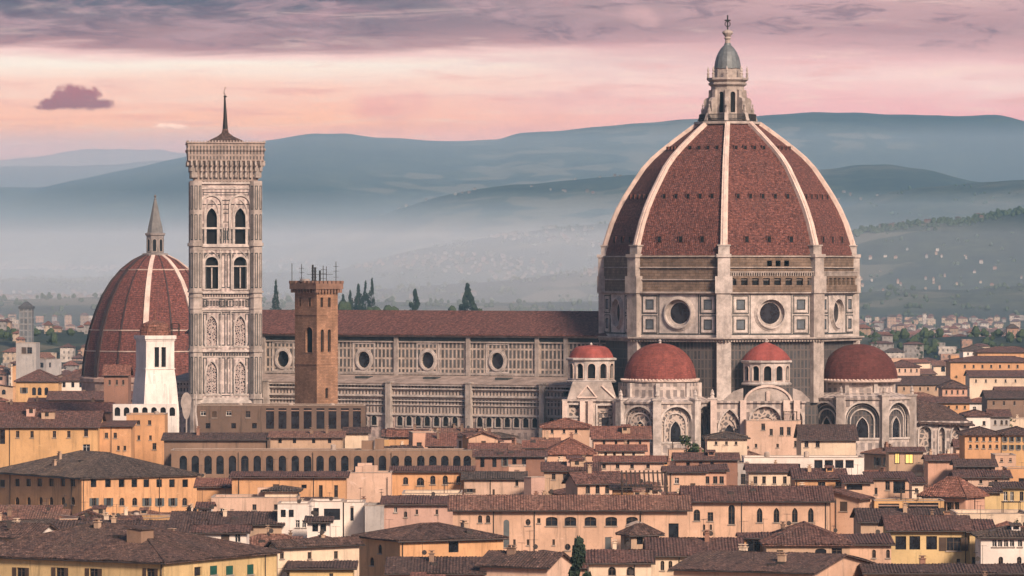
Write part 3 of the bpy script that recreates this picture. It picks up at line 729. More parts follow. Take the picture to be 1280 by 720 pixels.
# ------------------------------------------------------------------ the cathedral
def pol(c, r, ang): return (c[0] + r * math.sin(rad(ang)), c[1] - r * math.cos(rad(ang)))
def ngon(c, r, n, ph): return [pol(c, r, ph + 360.0 * k / n) for k in range(n)]
def ring_loft(mb, c, prof, n, ph): mb.lathe(c, prof, n, ph)
def arch_frame(mb, A, u, s0, s1, za, zb, kind, b, out, n=7):
    """raised moulding round an opening on the wall through A along u"""
    nrm = Vector((u[1], -u[0])); m, cz = (s0 + s1) / 2, (za + zb) / 2; w, h = s1 - s0, zb - za
    o = outline(kind, s0, s1, za, zb, n); oo = [(m + (s - m) * (1 + 2 * b / w), cz + (z - cz) * (1 + 2 * b / h)) for s, z in o]
    def p(q, off): x = Vector(A) + Vector(u) * q[0] + nrm * off; return (x.x, x.y, q[1])
    for i in range(len(o)):
        j = (i + 1) % len(o)
        mb.face([p(oo[i], out), p(oo[j], out), p(o[j], out), p(o[i], out)])
        mb.face([p(oo[j], out), p(oo[i], out), p(oo[i], -.05), p(oo[j], -.05)]); mb.face([p(o[i], out), p(o[j], out), p(o[j], -.05), p(o[i], -.05)])
def pane(mb, A, u, s0, s1, za, zb, kind, off, grow=0.06):
    nrm = Vector((u[1], -u[0])); o = outline(kind, s0 - grow, s1 + grow, za - grow, zb + grow)
    pts = []
    for s, z in o: x = Vector(A) + Vector(u) * s + nrm * off; pts.append((x.x, x.y, z))
    mb.face(pts)
def pframe(mb, A, u, s0, s1, za, zb, b, out):
    """flat rectangular frame standing out of a wall"""
    nrm = Vector((u[1], -u[0]))
    def bx(a0, a1, b0, b1):
        q = [Vector(A) + Vector(u) * a for a in (a0, a1)]
        c = [(q[0] + nrm * out), (q[1] + nrm * out), (q[1] - nrm * .03), (q[0] - nrm * .03)]
        mb.hexa([(p.x, p.y, b0) for p in c], [(p.x, p.y, b1) for p in c])
    bx(s0, s1, za, za + b); bx(s0, s1, zb - b, zb); bx(s0, s0 + b, za + b, zb - b); bx(s1 - b, s1, za + b, zb - b)

TILE_DOME = roofmat('great dome', (0.080, 0.032, 0.027), (0.165, 0.064, 0.050), (0.088, 0.041, 0.035), 0.1)
TILE_RED = stone('red half dome', (0.26, 0.076, 0.060), 0.6, 0.5, 0.34)
TILE_BRIGHT = stone('bright cap', (0.30, 0.075, 0.062), 0.5, 0.4)
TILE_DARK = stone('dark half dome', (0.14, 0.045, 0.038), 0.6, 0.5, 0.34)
LEAD = plain('lead covering', (0.13, 0.145, 0.15), 0.5, 0.2); IRON = plain('dark iron', (0.03, 0.028, 0.027), 0.5, 0.6)
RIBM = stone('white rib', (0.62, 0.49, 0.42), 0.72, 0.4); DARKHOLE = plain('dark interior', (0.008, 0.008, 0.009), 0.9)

def zc(y): return Z_at(y, 1000.0)
DC = (X_at(911, 1000), 1000.0); PH = -4.7
def cathedral():
    base = (DC[0], DC[1], 0.0)
    root = thing('cathedral', 'marble cathedral with great red ribbed dome, long nave and red half domes', 'cathedral', base)
    # dome shell
    prof = [(159, 320), (153, 300), (146.5, 280), (138.5, 262), (129, 245), (118, 228), (106.5, 211), (94.5, 198), (81.5, 187), (68, 176.5), (54.5, 166.5), (44, 159), (38, 155)]
    prof = [(r / 6.0 - 0.25, zc(y)) for r, y in prof]
    mb = MB()
    for k in range(8):
        a0, a1 = PH + 45 * k, PH + 45 * (k + 1)
        for (r0, z0), (r1, z1) in zip(prof, prof[1:]):
            mb.face([(*pol(DC, r0, a0), z0), (*pol(DC, r0, a1), z0), (*pol(DC, r1, a1), z1), (*pol(DC, r1, a0), z1)])
    mb.face([(*pol(DC, prof[-1][0], PH + 45 * k), prof[-1][1]) for k in range(8)])
    dome = mb.build('dome', TILE_DOME, root, base)
    def prad(z):
        for (r0, z0), (r1, z1) in zip(prof, prof[1:]):
            if z <= z1: return r0 + (r1 - r0) * (z - z0) / (z1 - z0)
        return prof[-1][0]
    for k in range(8):                           # ribs with their foot blocks
        a = PH + 45 * k; t = (math.cos(rad(a)), math.sin(rad(a))); rr = (math.sin(rad(a)), -math.cos(rad(a))); mb = MB(); rings = []
        for i, (r, z) in enumerate(prof):
            if z < zc(309): z = zc(309); r = prad(z)
            f = i / (len(prof) - 1); hw = 0.72 * (1 - f) + 0.5 * f
            ri, ro = r - 0.7, r + 0.62 - 0.15 * f
            q = lambda s, x: (DC[0] + rr[0] * x + t[0] * s, DC[1] + rr[1] * x + t[1] * s)
            up = 0.35 * f
            rings.append([(*q(-hw, ri), z), (*q(-hw, ro), z + up), (*q(-hw * .45, ro + .02), z + up), (*q(-hw * .4, ro + .2), z + up), (*q(hw * .4, ro + .2), z + up), (*q(hw * .45, ro + .02), z + up), (*q(hw, ro), z + up), (*q(hw, ri), z)])
        mb.loft(rings); mb.build('rib', RIBM, dome, base)
    pm = MB(); pm.mi = 0; pm.box(-.55, .55, -.25, .6, -.75, .75); pm.mi = 1; pm.box(-.38, .38, -.27, .5, -.58, .58); pme = pm.mesh('porthole', [TILE_DOME, DARKHOLE])
    for k in range(8):
        am = PH + 45 * k + 22.5; n = (math.sin(rad(am)), -math.cos(rad(am)))
        if n[1] > 0.3: continue
        for y, fr in ((300, (-.5, 0, .5)), (247, (-.66, -.33, 0, .33, .66)), (187, (-.6, -.2, .2, .6))):
            z = zc(y); ap = prad(z) * math.cos(rad(22.5)); half = prad(z) * math.sin(rad(22.5))
            for f in fr:
                c = (DC[0] + n[0] * ap - n[1] * half * f, DC[1] + n[1] * ap + n[0] * half * f)
                o = place('porthole', pme, dome, (c[0] - base[0], c[1] - base[1], z), rad(am)); o.scale = (1, 1, 1) if y > 280 else (.8, 1, .8)
    # lantern
    LC = (X_at(909.5, 1000), 1000.0); mb = MB()
    mb.lathe(LC, [(6.0, zc(157)), (7.0, zc(155.5)), (7.0, zc(152.5)), (5.2, zc(152)), (5.2, zc(150))], 8, PH)
    zb, zt = zc(150), zc(108)
    R = 3.45
    for k in range(8):
        A, B = pol(LC, R, PH + 45 * k), pol(LC, R, PH + 45 * (k + 1)); L = math.hypot(B[0] - A[0], B[1] - A[1])
        wall_face(mb, A, B, zb, zt, [(L / 2 - .52, L / 2 + .52, zc(141), zc(115), 'arch')], 0.5)
    mb.lathe(LC, [(R + .15, zt), (R + .55, zc(106)), (R + .55, zc(104)), (R + .25, zc(103)), (R + .9, zc(100)), (R + .9, zc(97.5)), (R - .6, zc(97)), (R - .6, zc(86)), (R - .4, zc(85.5))], 8, PH)
    lan = mb.build('lantern', MARBLE2, root, base)
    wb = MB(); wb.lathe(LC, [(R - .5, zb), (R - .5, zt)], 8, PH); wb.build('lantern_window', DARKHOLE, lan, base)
    rp = [(3.0, zc(112)), (3.9, zc(113)), (4.0, zc(122)), (4.7, zc(123.5)), (5.0, zc(127)), (4.85, zc(140)), (5.6, zc(142)), (5.9, zc(146)), (6.3, zc(151.5)), (3.0, zc(151.5))]
    for k in range(8):
        a = PH + 45 * k; t = Vector((math.cos(rad(a)), math.sin(rad(a)))); bb = MB(); hw = 0.42
        l0 = [Vector(pol(LC, r, a)) - t * hw for r, z in rp]; l1 = [Vector(pol(LC, r, a)) + t * hw for r, z in rp]
        A = [(p.x, p.y, z) for p, (r, z) in zip(l0, rp)]; B = [(p.x, p.y, z) for p, (r, z) in zip(l1, rp)]
        bb.loft([A, B]); c = pol(LC, 5.2, a); bb.lathe(c, [(.35, zc(142)), (.4, zc(138)), (.12, zc(134)), (.22, zc(132)), (.0, zc(130))], 6)
        bb.build('buttress', MARBLE2, lan, base)
        fb = MB(); c = pol(LC, R + .6, a); fb.lathe(c, [(.28, zc(97.5)), (.24, zc(93)), (.34, zc(92)), (.12, zc(90.5)), (.26, zc(88)), (.02, zc(83))], 6); fb.build('pinnacle', MARBLE2, lan, base)
    cb = MB(); cb.lathe(LC, [(2.85, zc(86)), (2.75, zc(82)), (2.62, zc(77)), (2.35, zc(71)), (1.9, zc(65)), (1.35, zc(60)), (.75, zc(56.5)), (.62, zc(54))], 16, PH); cone = cb.build('lantern_cap', LEAD, lan, base, True)
    fb = MB(); fb.lathe(LC, [(.6, zc(55)), (.5, zc(50)), (.72, zc(48)), (.55, zc(46)), (.95, zc(43)), (1.15, zc(41)), (1.0, zc(39)), (.5, zc(37.6)), (.16, zc(37))], 12); fb.build('finial', MARBLE2, lan, base, True)
    xb = MB(); x, y = LC; xb.box(x - .14, x + .14, y - .1, y + .1, zc(38), zc(19)); xb.box(x - .62, x + .62, y - .1, y + .1, zc(26.4), zc(24.6)); xb.tube([(x + .55 * math.cos(i * .5236), y, zc(30) + .55 * math.sin(i * .5236)) for i in range(13)], .1, 5); xb.build('cross', IRON, lan, base)
    rb = MB()
    for k in range(8):
        A, B = Vector(pol(LC, 5.9, PH + 45 * k + 5)), Vector(pol(LC, 5.9, PH + 45 * k + 40))
        for z in (zc(143.5), zc(149)): rb.tube([(A.x, A.y, z), (B.x, B.y, z)], .09, 4)
        for i in range(13): p = A.lerp(B, i / 12); rb.tube([(p.x, p.y, zc(152)), (p.x, p.y, zc(143.5))], .09, 4)
    rb.build('railing', IRON, lan, base)
    # drum
    RD = 26.45; mb = MB(); z0, z1, z2, z3 = 0.0, zc(423), zc(365), zc(319.5)
    rough = MB(); low = MB(); ocul = []
    for k in range(8):
        A, B = pol(DC, RD, PH + 45 * k), pol(DC, RD, PH + 45 * (k + 1)); L = math.hypot(B[0] - A[0], B[1] - A[1]); u = Vector((B[0] - A[0], B[1] - A[1])) / L
        h = 2.95; zc0 = zc(390.5); vis = u.x > 0.15
        wall_face(mb, A, B, z1, z2, [(L / 2 - h, L / 2 + h, zc0 - h, zc0 + h, 'round')] if vis else [], .8)
        rh = []
        if k == 0: rh = [(L * .13 + i * L * .092, L * .13 + i * L * .092 + 1.1, zc(333), zc(326), 'rect') for i in (3.6, 4.6, 5.6)]
        wall_face(rough, A, B, z2, z3, rh, 0.6)
        wall_face(low, A, B, z0, z1)
        if vis: ocul.append((A, B, u, L, zc0, h, k))
    drum = mb.build('drum', MARBLE, root, base)
    rough.build('masonry_band', ROUGH, drum, base); low.build('lower_drum', DARKM, drum, base)
    for A, B, u, L, zc0, h, k in ocul:
        ob = MB(); ob.mi = 0
        for b, o in ((.32, .55), (.75, .32), (1.25, .16)): arch_frame(ob, A, u, L / 2 - h - b * .45 + .25, L / 2 + h + b * .45 - .25, zc0 - h - b * .45 + .25, zc0 + h + b * .45 - .25, 'round', .3, o)
        ob.mi = 2                                     # splayed reveal
        n = Vector((u.y, -u.x)); oo = outline('round', L / 2 - h, L / 2 + h, zc0 - h, zc0 + h); ii = outline('round', L / 2 - h * .8, L / 2 + h * .8, zc0 - h * .8, zc0 + h * .8)
        def p3(q, off): x = Vector(A) + u * q[0] + n * off; return (x.x, x.y, q[1])
        for i in range(len(oo)):
            j = (i + 1) % len(oo); ob.face([p3(oo[i], -.02), p3(oo[j], -.02), p3(ii[j], -.62), p3(ii[i], -.62)])
        ob.mi = 1; pane(ob, A, u, L / 2 - h * .74, L / 2 + h * .74, zc0 - h * .74, zc0 + h * .74, 'round', -.60); ob.mi = 0; arch_frame(ob, Vector(A) - n * .59, u, L / 2 - h * .74, L / 2 + h * .74, zc0 - h * .74, zc0 + h * .74, 'round', .28, .14)
        ob.build('round_window', [MARBLE, GLASS, MARBLE2], drum, base)
        for sx in (-1, 1):
            for row in (0, 1):
                s = L / 2 + sx * 6.55; za = zc(415.5) + row * 4.05; pb = MB()
                pb.mi = 0; pframe(pb, A, u, s - 1.75, s + 1.75, za, za + 3.75, .16, .10)
                pb.mi = 1; pframe(pb, A, u, s - 1.45, s + 1.45, za + .3, za + 3.45, .5, .16)
                pb.mi = 0; pframe(pb, A, u, s - .95, s + .95, za + .85, za + 2.95, .18, .12)
                pb.mi = 2; pane(pb, A, u, s - .72, s + .72, za + 1.0, za + 2.8, 'rect', .04, 0.0)
                pb.build('panel', [GREENM, MARBLE, plain('slate infill', (0.10, 0.115, 0.13), .4)], drum, base)
        fb = MB(); pframe(fb, A, u, L / 2 - 4.55, L / 2 + 4.55, zc(416), zc(366.5), .17, .06); pframe(fb, A, u, L / 2 - 9.0, L / 2 + 9.0, zc(416.7), zc(366), .14, .05); fb.build('inlay_band', GREENM, drum, base)
    for k in range(8):                           # corner piers
        a = PH + 45 * k; pb = MB(); r = (math.sin(rad(a)), -math.cos(rad(a))); t = (math.cos(rad(a)), math.sin(rad(a)))
        for y0, y1, hw, ro in ((420, 366, 1.5, .65), (366, 345, 1.75, .95), (345, 322, 1.25, .75), (322, 318, 1.5, 1.0), (318, 308, 1.15, .75), (308, 306.5, 1.35, .9), (500, 425, 1.45, .5)):
            c = pol(DC, RD - 1.0 + ro * .5 - (0.6 if y0 < 321 else 0), a); pb.ob(c, t, r, hw, 1.0 + ro * .5, zc(y0), zc(y1) - .01)
        pb.ob(pol(DC, RD - .2, a), t, r, .16, .86, zc(412), zc(370)) if False else None
        pb.build('corner_pier', MARBLE2 if k % 2 else MARBLE, drum, base)
    cb = MB()
    for y0, y1, o in ((425.5, 423, .5), (423, 421.5, 1.3), (421.5, 419.8, 1.75), (367.2, 366, .3), (366, 364, .75), (350, 348.5, .35), (335, 333.8, .4), (321.5, 320.2, .35)):
        cb = MB(); cb.lathe(DC, [(RD + o, zc(y0)), (RD + o, zc(y1))], 8, PH); cb.build('cornice', MARBLE2, drum, base)
    db = MB()
    for k in range(8):
        A, B = Vector(pol(DC, RD + .95, PH + 45 * k)), Vector(pol(DC, RD + .95, PH + 45 * (k + 1)))
        if (B - A).x < 0: continue
        u = (B - A).normalized(); n = Vector((u.y, -u.x))
        for i in range(34): c = A.lerp(B, (i + .5) / 34); db.ob((c.x, c.y), u, n, .17, .3, zc(425), zc(423.05))
    db.build('corbels', MARBLE2, drum, base)
    for k, span in ((0, (.04, .96)), (1, (.10, .96))):  # gallery of dark openings under the tiles
        A, B = Vector(pol(DC, RD + .9, PH + 45 * k)), Vector(pol(DC, RD + .9, PH + 45 * (k + 1))); L = (B - A).length; u = (B - A).normalized(); n = Vector((u.y, -u.x))
        A2, B2 = A.lerp(B, span[0]), A.lerp(B, span[1]); L2 = (B2 - A2).length; gb = MB(); N = 8
        hs = [((i + .5) * L2 / N - .72, (i + .5) * L2 / N + .72, zc(356), zc(347.5), 'rect' if i else 'arch') for i in range(N)]
        wall_face(gb, A2, B2, zc(364), zc(345), hs, .7)
        gb.face([(*(A2), zc(345)), (*(B2), zc(345)), (*(B2 - n * 1.2), zc(345)), (*(A2 - n * 1.2), zc(345))])
        for e, s in ((A2, -1), (B2, 1)):
            c = e - n * .6; gb.ob((c.x, c.y), u, n, .05, .6, zc(364), zc(345))
        g = gb.build('gallery', ROUGH, drum, base)
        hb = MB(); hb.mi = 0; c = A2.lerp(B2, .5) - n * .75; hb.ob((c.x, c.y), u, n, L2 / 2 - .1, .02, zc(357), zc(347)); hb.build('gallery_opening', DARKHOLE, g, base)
        bb = MB()
        for i in range(int(L2 / .5)): c = A2 + u * (.25 + i * .5) - n * .1; bb.ob((c.x, c.y), u, n, .1, .1, zc(345), zc(340.5))
        c = A2.lerp(B2, .5) - n * .1; bb.ob((c.x, c.y), u, n, L2 / 2, .16, zc(340.5), zc(339.3)); bb.build('balustrade', MARBLE2, g, base)
    # nave
    ax = Vector((math.sin(rad(-117.2)), -math.cos(rad(-117.2)))); nn = Vector((math.sin(rad(-27.2)), -math.cos(rad(-27.2)))); D0 = Vector(DC)
    h1, h2, T0, T1 = 11.5, 21.0, 20.0, 124.0
    def q(tt, off, z): p = D0 + ax * tt + nn * off; return (p.x, p.y, z)
    def qx(tt, off): p = D0 + ax * tt + nn * off; return (p.x, p.y)
    def t_of(px, off):                           # distance along the nave axis of photo column px on the line off
        k = (px - CX) / F; p = D0 + nn * off; return (k * p.y - p.x) / (ax.x - k * ax.y)
    ze, zr = zc(417) , zc(389.5)
    rb = MB(); o = 1.1; m = (zr - ze) / h1
    rb.slab([q(T1 + .5, h1 + o, ze - m * o + .1), q(T0, h1 + o, ze - m * o + .1), q(T0, 0, zr), q(T1 + .5, 0, zr)], .25)
    rb.slab([q(T0, -h1 - o, ze - m * o + .1), q(T1 + .5, -h1 - o, ze - m * o + .1), q(T1 + .5, 0, zr), q(T0, 0, zr)], .25)
    nv = MB(); RW = [354, 455, 535, 622]; hs = []; A, B = qx(T1, h1), qx(T0, h1)
    zr0 = zc(452.5); hr = 1.5
    for px in RW: s = T1 - t_of(px, h1); hs.append((s - hr * 1.02, s + hr * 1.02, zr0 - hr * 1.18, zr0 + hr * 1.18, 'round'))
    wall_face(nv, A, B, zc(474), ze - .1, hs, .8)
    nv.face([q(T1, -h1, 0), q(T1, h1, 0), q(T1, h1, ze), q(T1, 0, zr - .2), q(T1, -h1, ze)])
    nv.face([q(T0, -h1, 0), q(T1, -h1, 0), q(T1, -h1, ze), q(T0, -h1, ze)])
    nave = nv.build('nave', SLOTS, root, base)
    rb.build('nave_roof', roofmat('nave', (0.08, 0.034, 0.029), (0.18, 0.078, 0.064), (0.10, 0.052, 0.044), 0.2), nave, base)
    u = -ax
    tr = MB()                                   # string courses and pilasters of the clerestory
    def strip(off, y0, y1, o, s0=0.0, s1=T1 - T0):
        a_, b_ = Vector(qx(T1, off)), Vector(qx(T0, off)); c0, c1 = a_ + u * s0, a_ + u * s1; c = (c0 + c1) / 2 + nn * (o / 2 - .1)
        tr = MB(); tr.ob((c.x, c.y), u, nn, (s1 - s0) / 2, o / 2 + .1, zc(y0), zc(y1)); tr.build('cornice', MARBLE2 if off == h1 else MARBLE, nave, base)
    strip(h1, 423, 418.5, .45); strip(h1, 430, 428.3, .3); strip(h1, 471, 468, .4)
    fr = MB(); strip_ = None; c = (Vector(qx(T1, h1)) + Vector(qx(T0, h1))) / 2 + nn * .03; fr.ob((c.x, c.y), u, nn, (T1 - T0) / 2 - .02, .05, zc(428.2), zc(423)); fr.build('frieze', GREENM, nave, base)
    for px in (330, 398, 415, 496, 586, 672, 708):
        pb = MB(); s = t_of(px, h1); c = Vector(qx(s, h1 + .18)); pb.ob((c.x, c.y), u, nn, .48, .28, zc(474), zc(423)); pb.build('pilaster', MARBLE2, nave, base)
    for px, (s0, s1, za, zb, kd) in zip(RW, hs):
        wb = MB(); wb.mi = 0
        pass
        arch_frame(wb, A, u, s0, s1, za, zb, 'round', .42, .3); arch_frame(wb, A, u, s0 - .42, s1 + .42, za - .42, zb + .42, 'round', .3, .12)
        pframe(wb, A, u, (s0 + s1) / 2 - 2.75, (s0 + s1) / 2 + 2.75, zc(468), zc(430.5), .3, .1)
        wb.mi = 1; pane(wb, A, u, s0, s1, za, zb, 'round', -.6)
        wb.build('round_window', [MARBLE, GLASS], nave, base)
    ab = MB(); A2, B2 = qx(T1, h2), qx(T0 + 8, h2); zt = zc(481)
    ab2 = MB(); ab2.slab([q(T1 + .4, h2 + .8, zt + .12), q(T0, h2 + .8, zt + .12), q(T0, h1, zc(471.5)), q(T1 + .4, h1, zc(471.5))], .2)
    wall_face(ab, A2, B2, zc(520), zc(481)); wl = MB(); wall_face(wl, A2, B2, 0, zc(520))
    ab.face([q(T1, h1, 0), q(T1, h2, 0), q(T1, h2, zt), q(T1, h1, zc(472))])
    ai = ab.build('aisle', ARCS, root, base); ab2.build('aisle_roof', stone('pale roof slabs', (0.36, 0.28, 0.24), .5, .4), ai, base); wl.build('aisle_wall', PANEL, ai, base)
    tr = MB()
    for y0, y1, o in ((483.5, 480.5, .7), (488, 486.3, .5), (497.5, 495, .6), (503, 501.8, .35), (521, 519, .4), (508.4, 507.2, .3)): strip(h2, y0, y1, o)
    for px in (335, 400, 488, 588, 680):
        pb = MB(); s = t_of(px, h2); c = Vector(qx(s, h2 + .5)); pb.ob((c.x, c.y), u, nn, .6, .7, 0, zc(480)); pb.ob((c.x, c.y), u, nn, .75, .85, zc(480), zc(478)); pb.build('buttress', MARBLE2, ai, base)
    for px in [432, 444, 456, 468] + [500 + 11.5 * i for i in range(7)] + [600 + 11.5 * i for i in range(7)] + [690, 699]:
        wb = MB(); s = T1 - t_of(px, h2); wb.mi = 0; arch_frame(wb, A2, u, s - .62, s + .62, zc(534), zc(522), 'arch', .24, .2); wb.mi = 1; pane(wb, A2, u, s - .62, s + .62, zc(534), zc(522), 'arch', .05); wb.build('arched_window', [MARBLE2, DARKHOLE], ai, base)
    for px in (455, 540, 630):
        vb = MB(); s = t_of(px, 15.5); c = Vector(qx(s, 15.5)); vb.ob((c.x, c.y), u, nn, 1.5, 1.2, zc(479), zc(473)); vb.build('roof_hatch', GREENM, ai, base)
    # half-domed tribunes
    def tribune(px, Y, Rd, ya, yb, ycorn, ybody, Rb, Ro, pho, yarc, tile, seg, shadow):
        c = (X_at(px, Y), Y); zz = lambda y: Z_at(y, Y); H_ = zz(ya) - zz(yb)
        wallm_ = MB(); top = zz(ybody)
        wallm_.lathe(c, [(Rb, top - 4), (Rb, zz(ycorn))], 8, pho)
        holes_info = []
        for k in range(8):
            A, B = pol(c, Ro, pho + 45 * k), pol(c, Ro, pho + 45 * (k + 1)); u_ = Vector((B[0] - A[0], B[1] - A[1])); L = u_.length; u_ /= L
            if u_.x < 0.25: wall_face(wallm_, A, B, 0, zz(yarc)); continue
            w = L * .40; h = (L / 2 - w, L / 2 + w, zz(yarc + 48), zz(yarc + 5), 'arch' if not shadow else 'arch')
            wall_face(wallm_, A, B, 0, zz(yarc), [h], .9); holes_info.append((A, u_, L, h))
        wallm_.lathe(c, [(Ro + .35, zz(yarc + 1.2)), (Ro + .45, zz(yarc - 1)), (Ro + .1, zz(yarc - 1.6)), (Rb - .3, zz(yarc - 8))], 8, pho, False, False)
        tri = wallm_.build('tribune', APSE if not shadow else APSE, root, base)
        prof_ = [(Rd * math.cos(x) ** .92, zz(yb) + H_ * math.sin(x)) for x in [i * math.pi / 2 / 12 for i in range(12)]] + [(.25, zz(ya))]
        mb_ = MB(); mb_.lathe(c, prof_, seg, pho); d_ = mb_.build('half_dome', tile, tri, base, seg > 12)
        mb_ = MB(); mb_.lathe(c, [(Rd + .1, zz(yb + 3.5)), (Rd + .55, zz(yb + 2.5)), (Rd + .6, zz(yb + .8)), (Rd + .2, zz(yb) + .05)], 24, pho)
        for i in range(64): cc = pol(c, Rd + .5, i * 360 / 64); mb_.ob(cc, (1, 0), (0, 1), .17, .17, zz(yb + .8), zz(yb - 1.2))
        mb_.build('dome_cornice', RIBM, tri, base)
        mb_ = MB(); mb_.lathe(c, [(.3, zz(ya) - .1), (.22, zz(ya - 2)), (.34, zz(ya - 3)), (.02, zz(ya - 5))], 8); mb_.build('finial', MARBLE, tri, base)
        mb_ = MB(); mb_.lathe(c, [(Rb + .25, zz(ybody + 1)), (Rb + .4, zz(ybody - .4)), (Rb, zz(ybody - 1.4))], 8, pho, False, False); mb_.build('string_course', MARBLE, tri, base)
        for k in range(8):
            a = pho + 45 * k
            if math.cos(rad(a)) < -.2: continue
            r_ = (math.sin(rad(a)), -math.cos(rad(a))); t_ = (math.cos(rad(a)), math.sin(rad(a)))
            pb = MB(); pb.ob(pol(c, Ro, a), t_, r_, .8, .75, 0, zz(yarc - 3)); pb.ob(pol(c, Ro, a), t_, r_, .95, .9, zz(yarc - 3), zz(yarc - 5)); cc = pol(c, Ro, a)
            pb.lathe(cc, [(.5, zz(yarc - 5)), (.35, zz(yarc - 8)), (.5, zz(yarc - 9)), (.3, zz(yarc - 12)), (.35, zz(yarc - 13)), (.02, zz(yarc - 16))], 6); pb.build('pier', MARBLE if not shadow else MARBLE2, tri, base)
            pb = MB(); pb.ob(pol(c, Rb, a), t_, r_, .4, .35, zz(yarc - 6), zz(ycorn) - .02); pb.build('pilaster', MARBLE, tri, base)
        for k, (A, u_, L, h) in enumerate(holes_info):
            wb = MB(); n_ = Vector((u_.y, -u_.x)); wb.mi = 0
            arch_frame(wb, A, u_, h[0], h[1], h[2], h[3], h[4], .38, .22)
            wb.mi = 2; pane(wb, A, u_, h[0], h[1], h[2], h[3], h[4], -.85)
            A_ = Vector(A) - n_ * .84; w = (h[1] - h[0]); m_ = (h[0] + h[1]) / 2
            wb.mi = 0; arch_frame(wb, A_, u_, m_ - w * .44, m_ + w * .44, h[2], h[2] + (h[3] - h[2]) * .93, h[4], .16, .2); arch_frame(wb, A_, u_, m_ - w * .33, m_ + w * .33, h[2], h[2] + (h[3] - h[2]) * .80, h[4], .26, .3); arch_frame(wb, A_, u_, m_ - w * .17, m_ + w * .17, h[2], h[2] + (h[3] - h[2]) * .58, 'lancet', .2, .4)
            wb.mi = 1; pane(wb, A_, u_, m_ - w * .17, m_ + w * .17, h[2], h[2] + (h[3] - h[2]) * .58, 'lancet', .1)
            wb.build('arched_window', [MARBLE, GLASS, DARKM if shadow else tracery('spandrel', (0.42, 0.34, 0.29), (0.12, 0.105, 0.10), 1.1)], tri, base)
        return tri
    tribune(825, 972, 7.35, 429, 474, 478, 500, 8.1, 10.6, -27.2 + 22.5, 502, TILE_RED, 28, False)
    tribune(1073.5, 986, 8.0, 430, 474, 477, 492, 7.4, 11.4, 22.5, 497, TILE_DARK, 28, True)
    # small round exedrae
    def exedra(px, Y, R, ya, yb, y1, cap, Rcap, xs, flat):
        c = (X_at(px, Y), Y); zz = lambda y: Z_at(y, Y); mb_ = MB(); N = 12
        hs_ = []
        for k in range(N):
            A, B = pol(c, R, 15 + 30 * k), pol(c, R, 45 + 30 * k); u_ = Vector((B[0] - A[0], B[1] - A[1])); L = u_.length; u_ /= L
            h = (L / 2 - L * .3, L / 2 + L * .3, zz(y1 - 3.5), zz(yb + 7), 'arch')
            wall_face(mb_, A, B, zz(y1), zz(yb), [h] if u_.x > .2 else [], .6)
            if u_.x > .2: hs_.append((A, u_, L, h))
        mb_.lathe(c, [(R + .1, zz(yb + 4)), (R + .45, zz(yb + 2.6)), (R + .45, zz(yb + .6)), (R, zz(yb))], N, 15)
        mb_.lathe(c, [(R + .3, zz(y1 + 2)), (R + .4, zz(y1)), (R, zz(y1 - 1.6))], N, 15)
        ex = mb_.build('exedra', MARBLE, root, base)
        H_ = zz(ya) - zz(yb)
        pr = [(Rcap * (.55 * math.cos(x) + .45 * (1 - i / 8)), zz(yb) + H_ * (.55 * math.sin(x) + .45 * i / 8)) for i, x in [(i, i * math.pi / 2 / 8) for i in range(8)]] + [(.15, zz(ya))]
        if flat: pr = [(Rcap, zz(yb)), (Rcap * .92, zz(yb) + H_ * .4), (Rcap * .78, zz(yb) + H_ * .8), (Rcap * .62, zz(ya)), (.1, zz(ya) + .3)]
        mb_ = MB(); mb_.lathe(c, pr, 24, 0); mb_.build('cap_roof', cap, ex, base, True)
        mb_ = MB(); mb_.lathe(c, [(.28, zz(ya) - .1), (.2, zz(ya - 2)), (.3, zz(ya - 3)), (.02, zz(ya - 5))], 8); mb_.build('finial', MARBLE, ex, base)
        for A, u_, L, h in hs_:
            wb = MB(); wb.mi = 0; arch_frame(wb, A, u_, h[0], h[1], h[2], h[3], 'arch', .14, .14); wb.mi = 1; pane(wb, A, u_, h[0], h[1], h[2], h[3], 'arch', -.5); wb.build('niche', [RIBM, DARKHOLE], ex, base)
        return ex
    exedra(958, 972.5, 4.85, 427.5, 450, 479, TILE_BRIGHT, 4.95, None, False)
    exedra(739, 985, 4.9, 433, 447, 476, TILE_BRIGHT, 4.6, None, True)
    # sacristy block between the tribunes, with its big blind arches and gable
    def block(name, xl, xr, Y, D, ytop, mat, holes, gables=()):
        A, B = Vector((X_at(xl, Y), Y)), Vector((X_at(xr, Y), Y)); u_ = Vector((1, 0)); zz = lambda y: Z_at(y, Y); L = (B - A).length
        mb_ = MB(); hs_ = [((X_at(x0, Y) - A.x), (X_at(x1, Y) - A.x), zz(y1), zz(y0), kd) for x0, x1, y0, y1, kd in holes]
        wall_face(mb_, A, B, 0, zz(ytop), hs_, .7)
        wall_face(mb_, B, B + Vector((0, D)), 0, zz(ytop)); wall_face(mb_, A + Vector((0, D)), A, 0, zz(ytop))
        mb_.face([(A.x, Y, zz(ytop)), (B.x, Y, zz(ytop)), (B.x, Y + D, zz(ytop)), (A.x, Y + D, zz(ytop))])
        mb_.box(A.x - .3, B.x + .3, Y - .45, Y - .02, zz(ytop + 1.6), zz(ytop - .8)); 
        bl = mb_.build(name, mat, root, base)
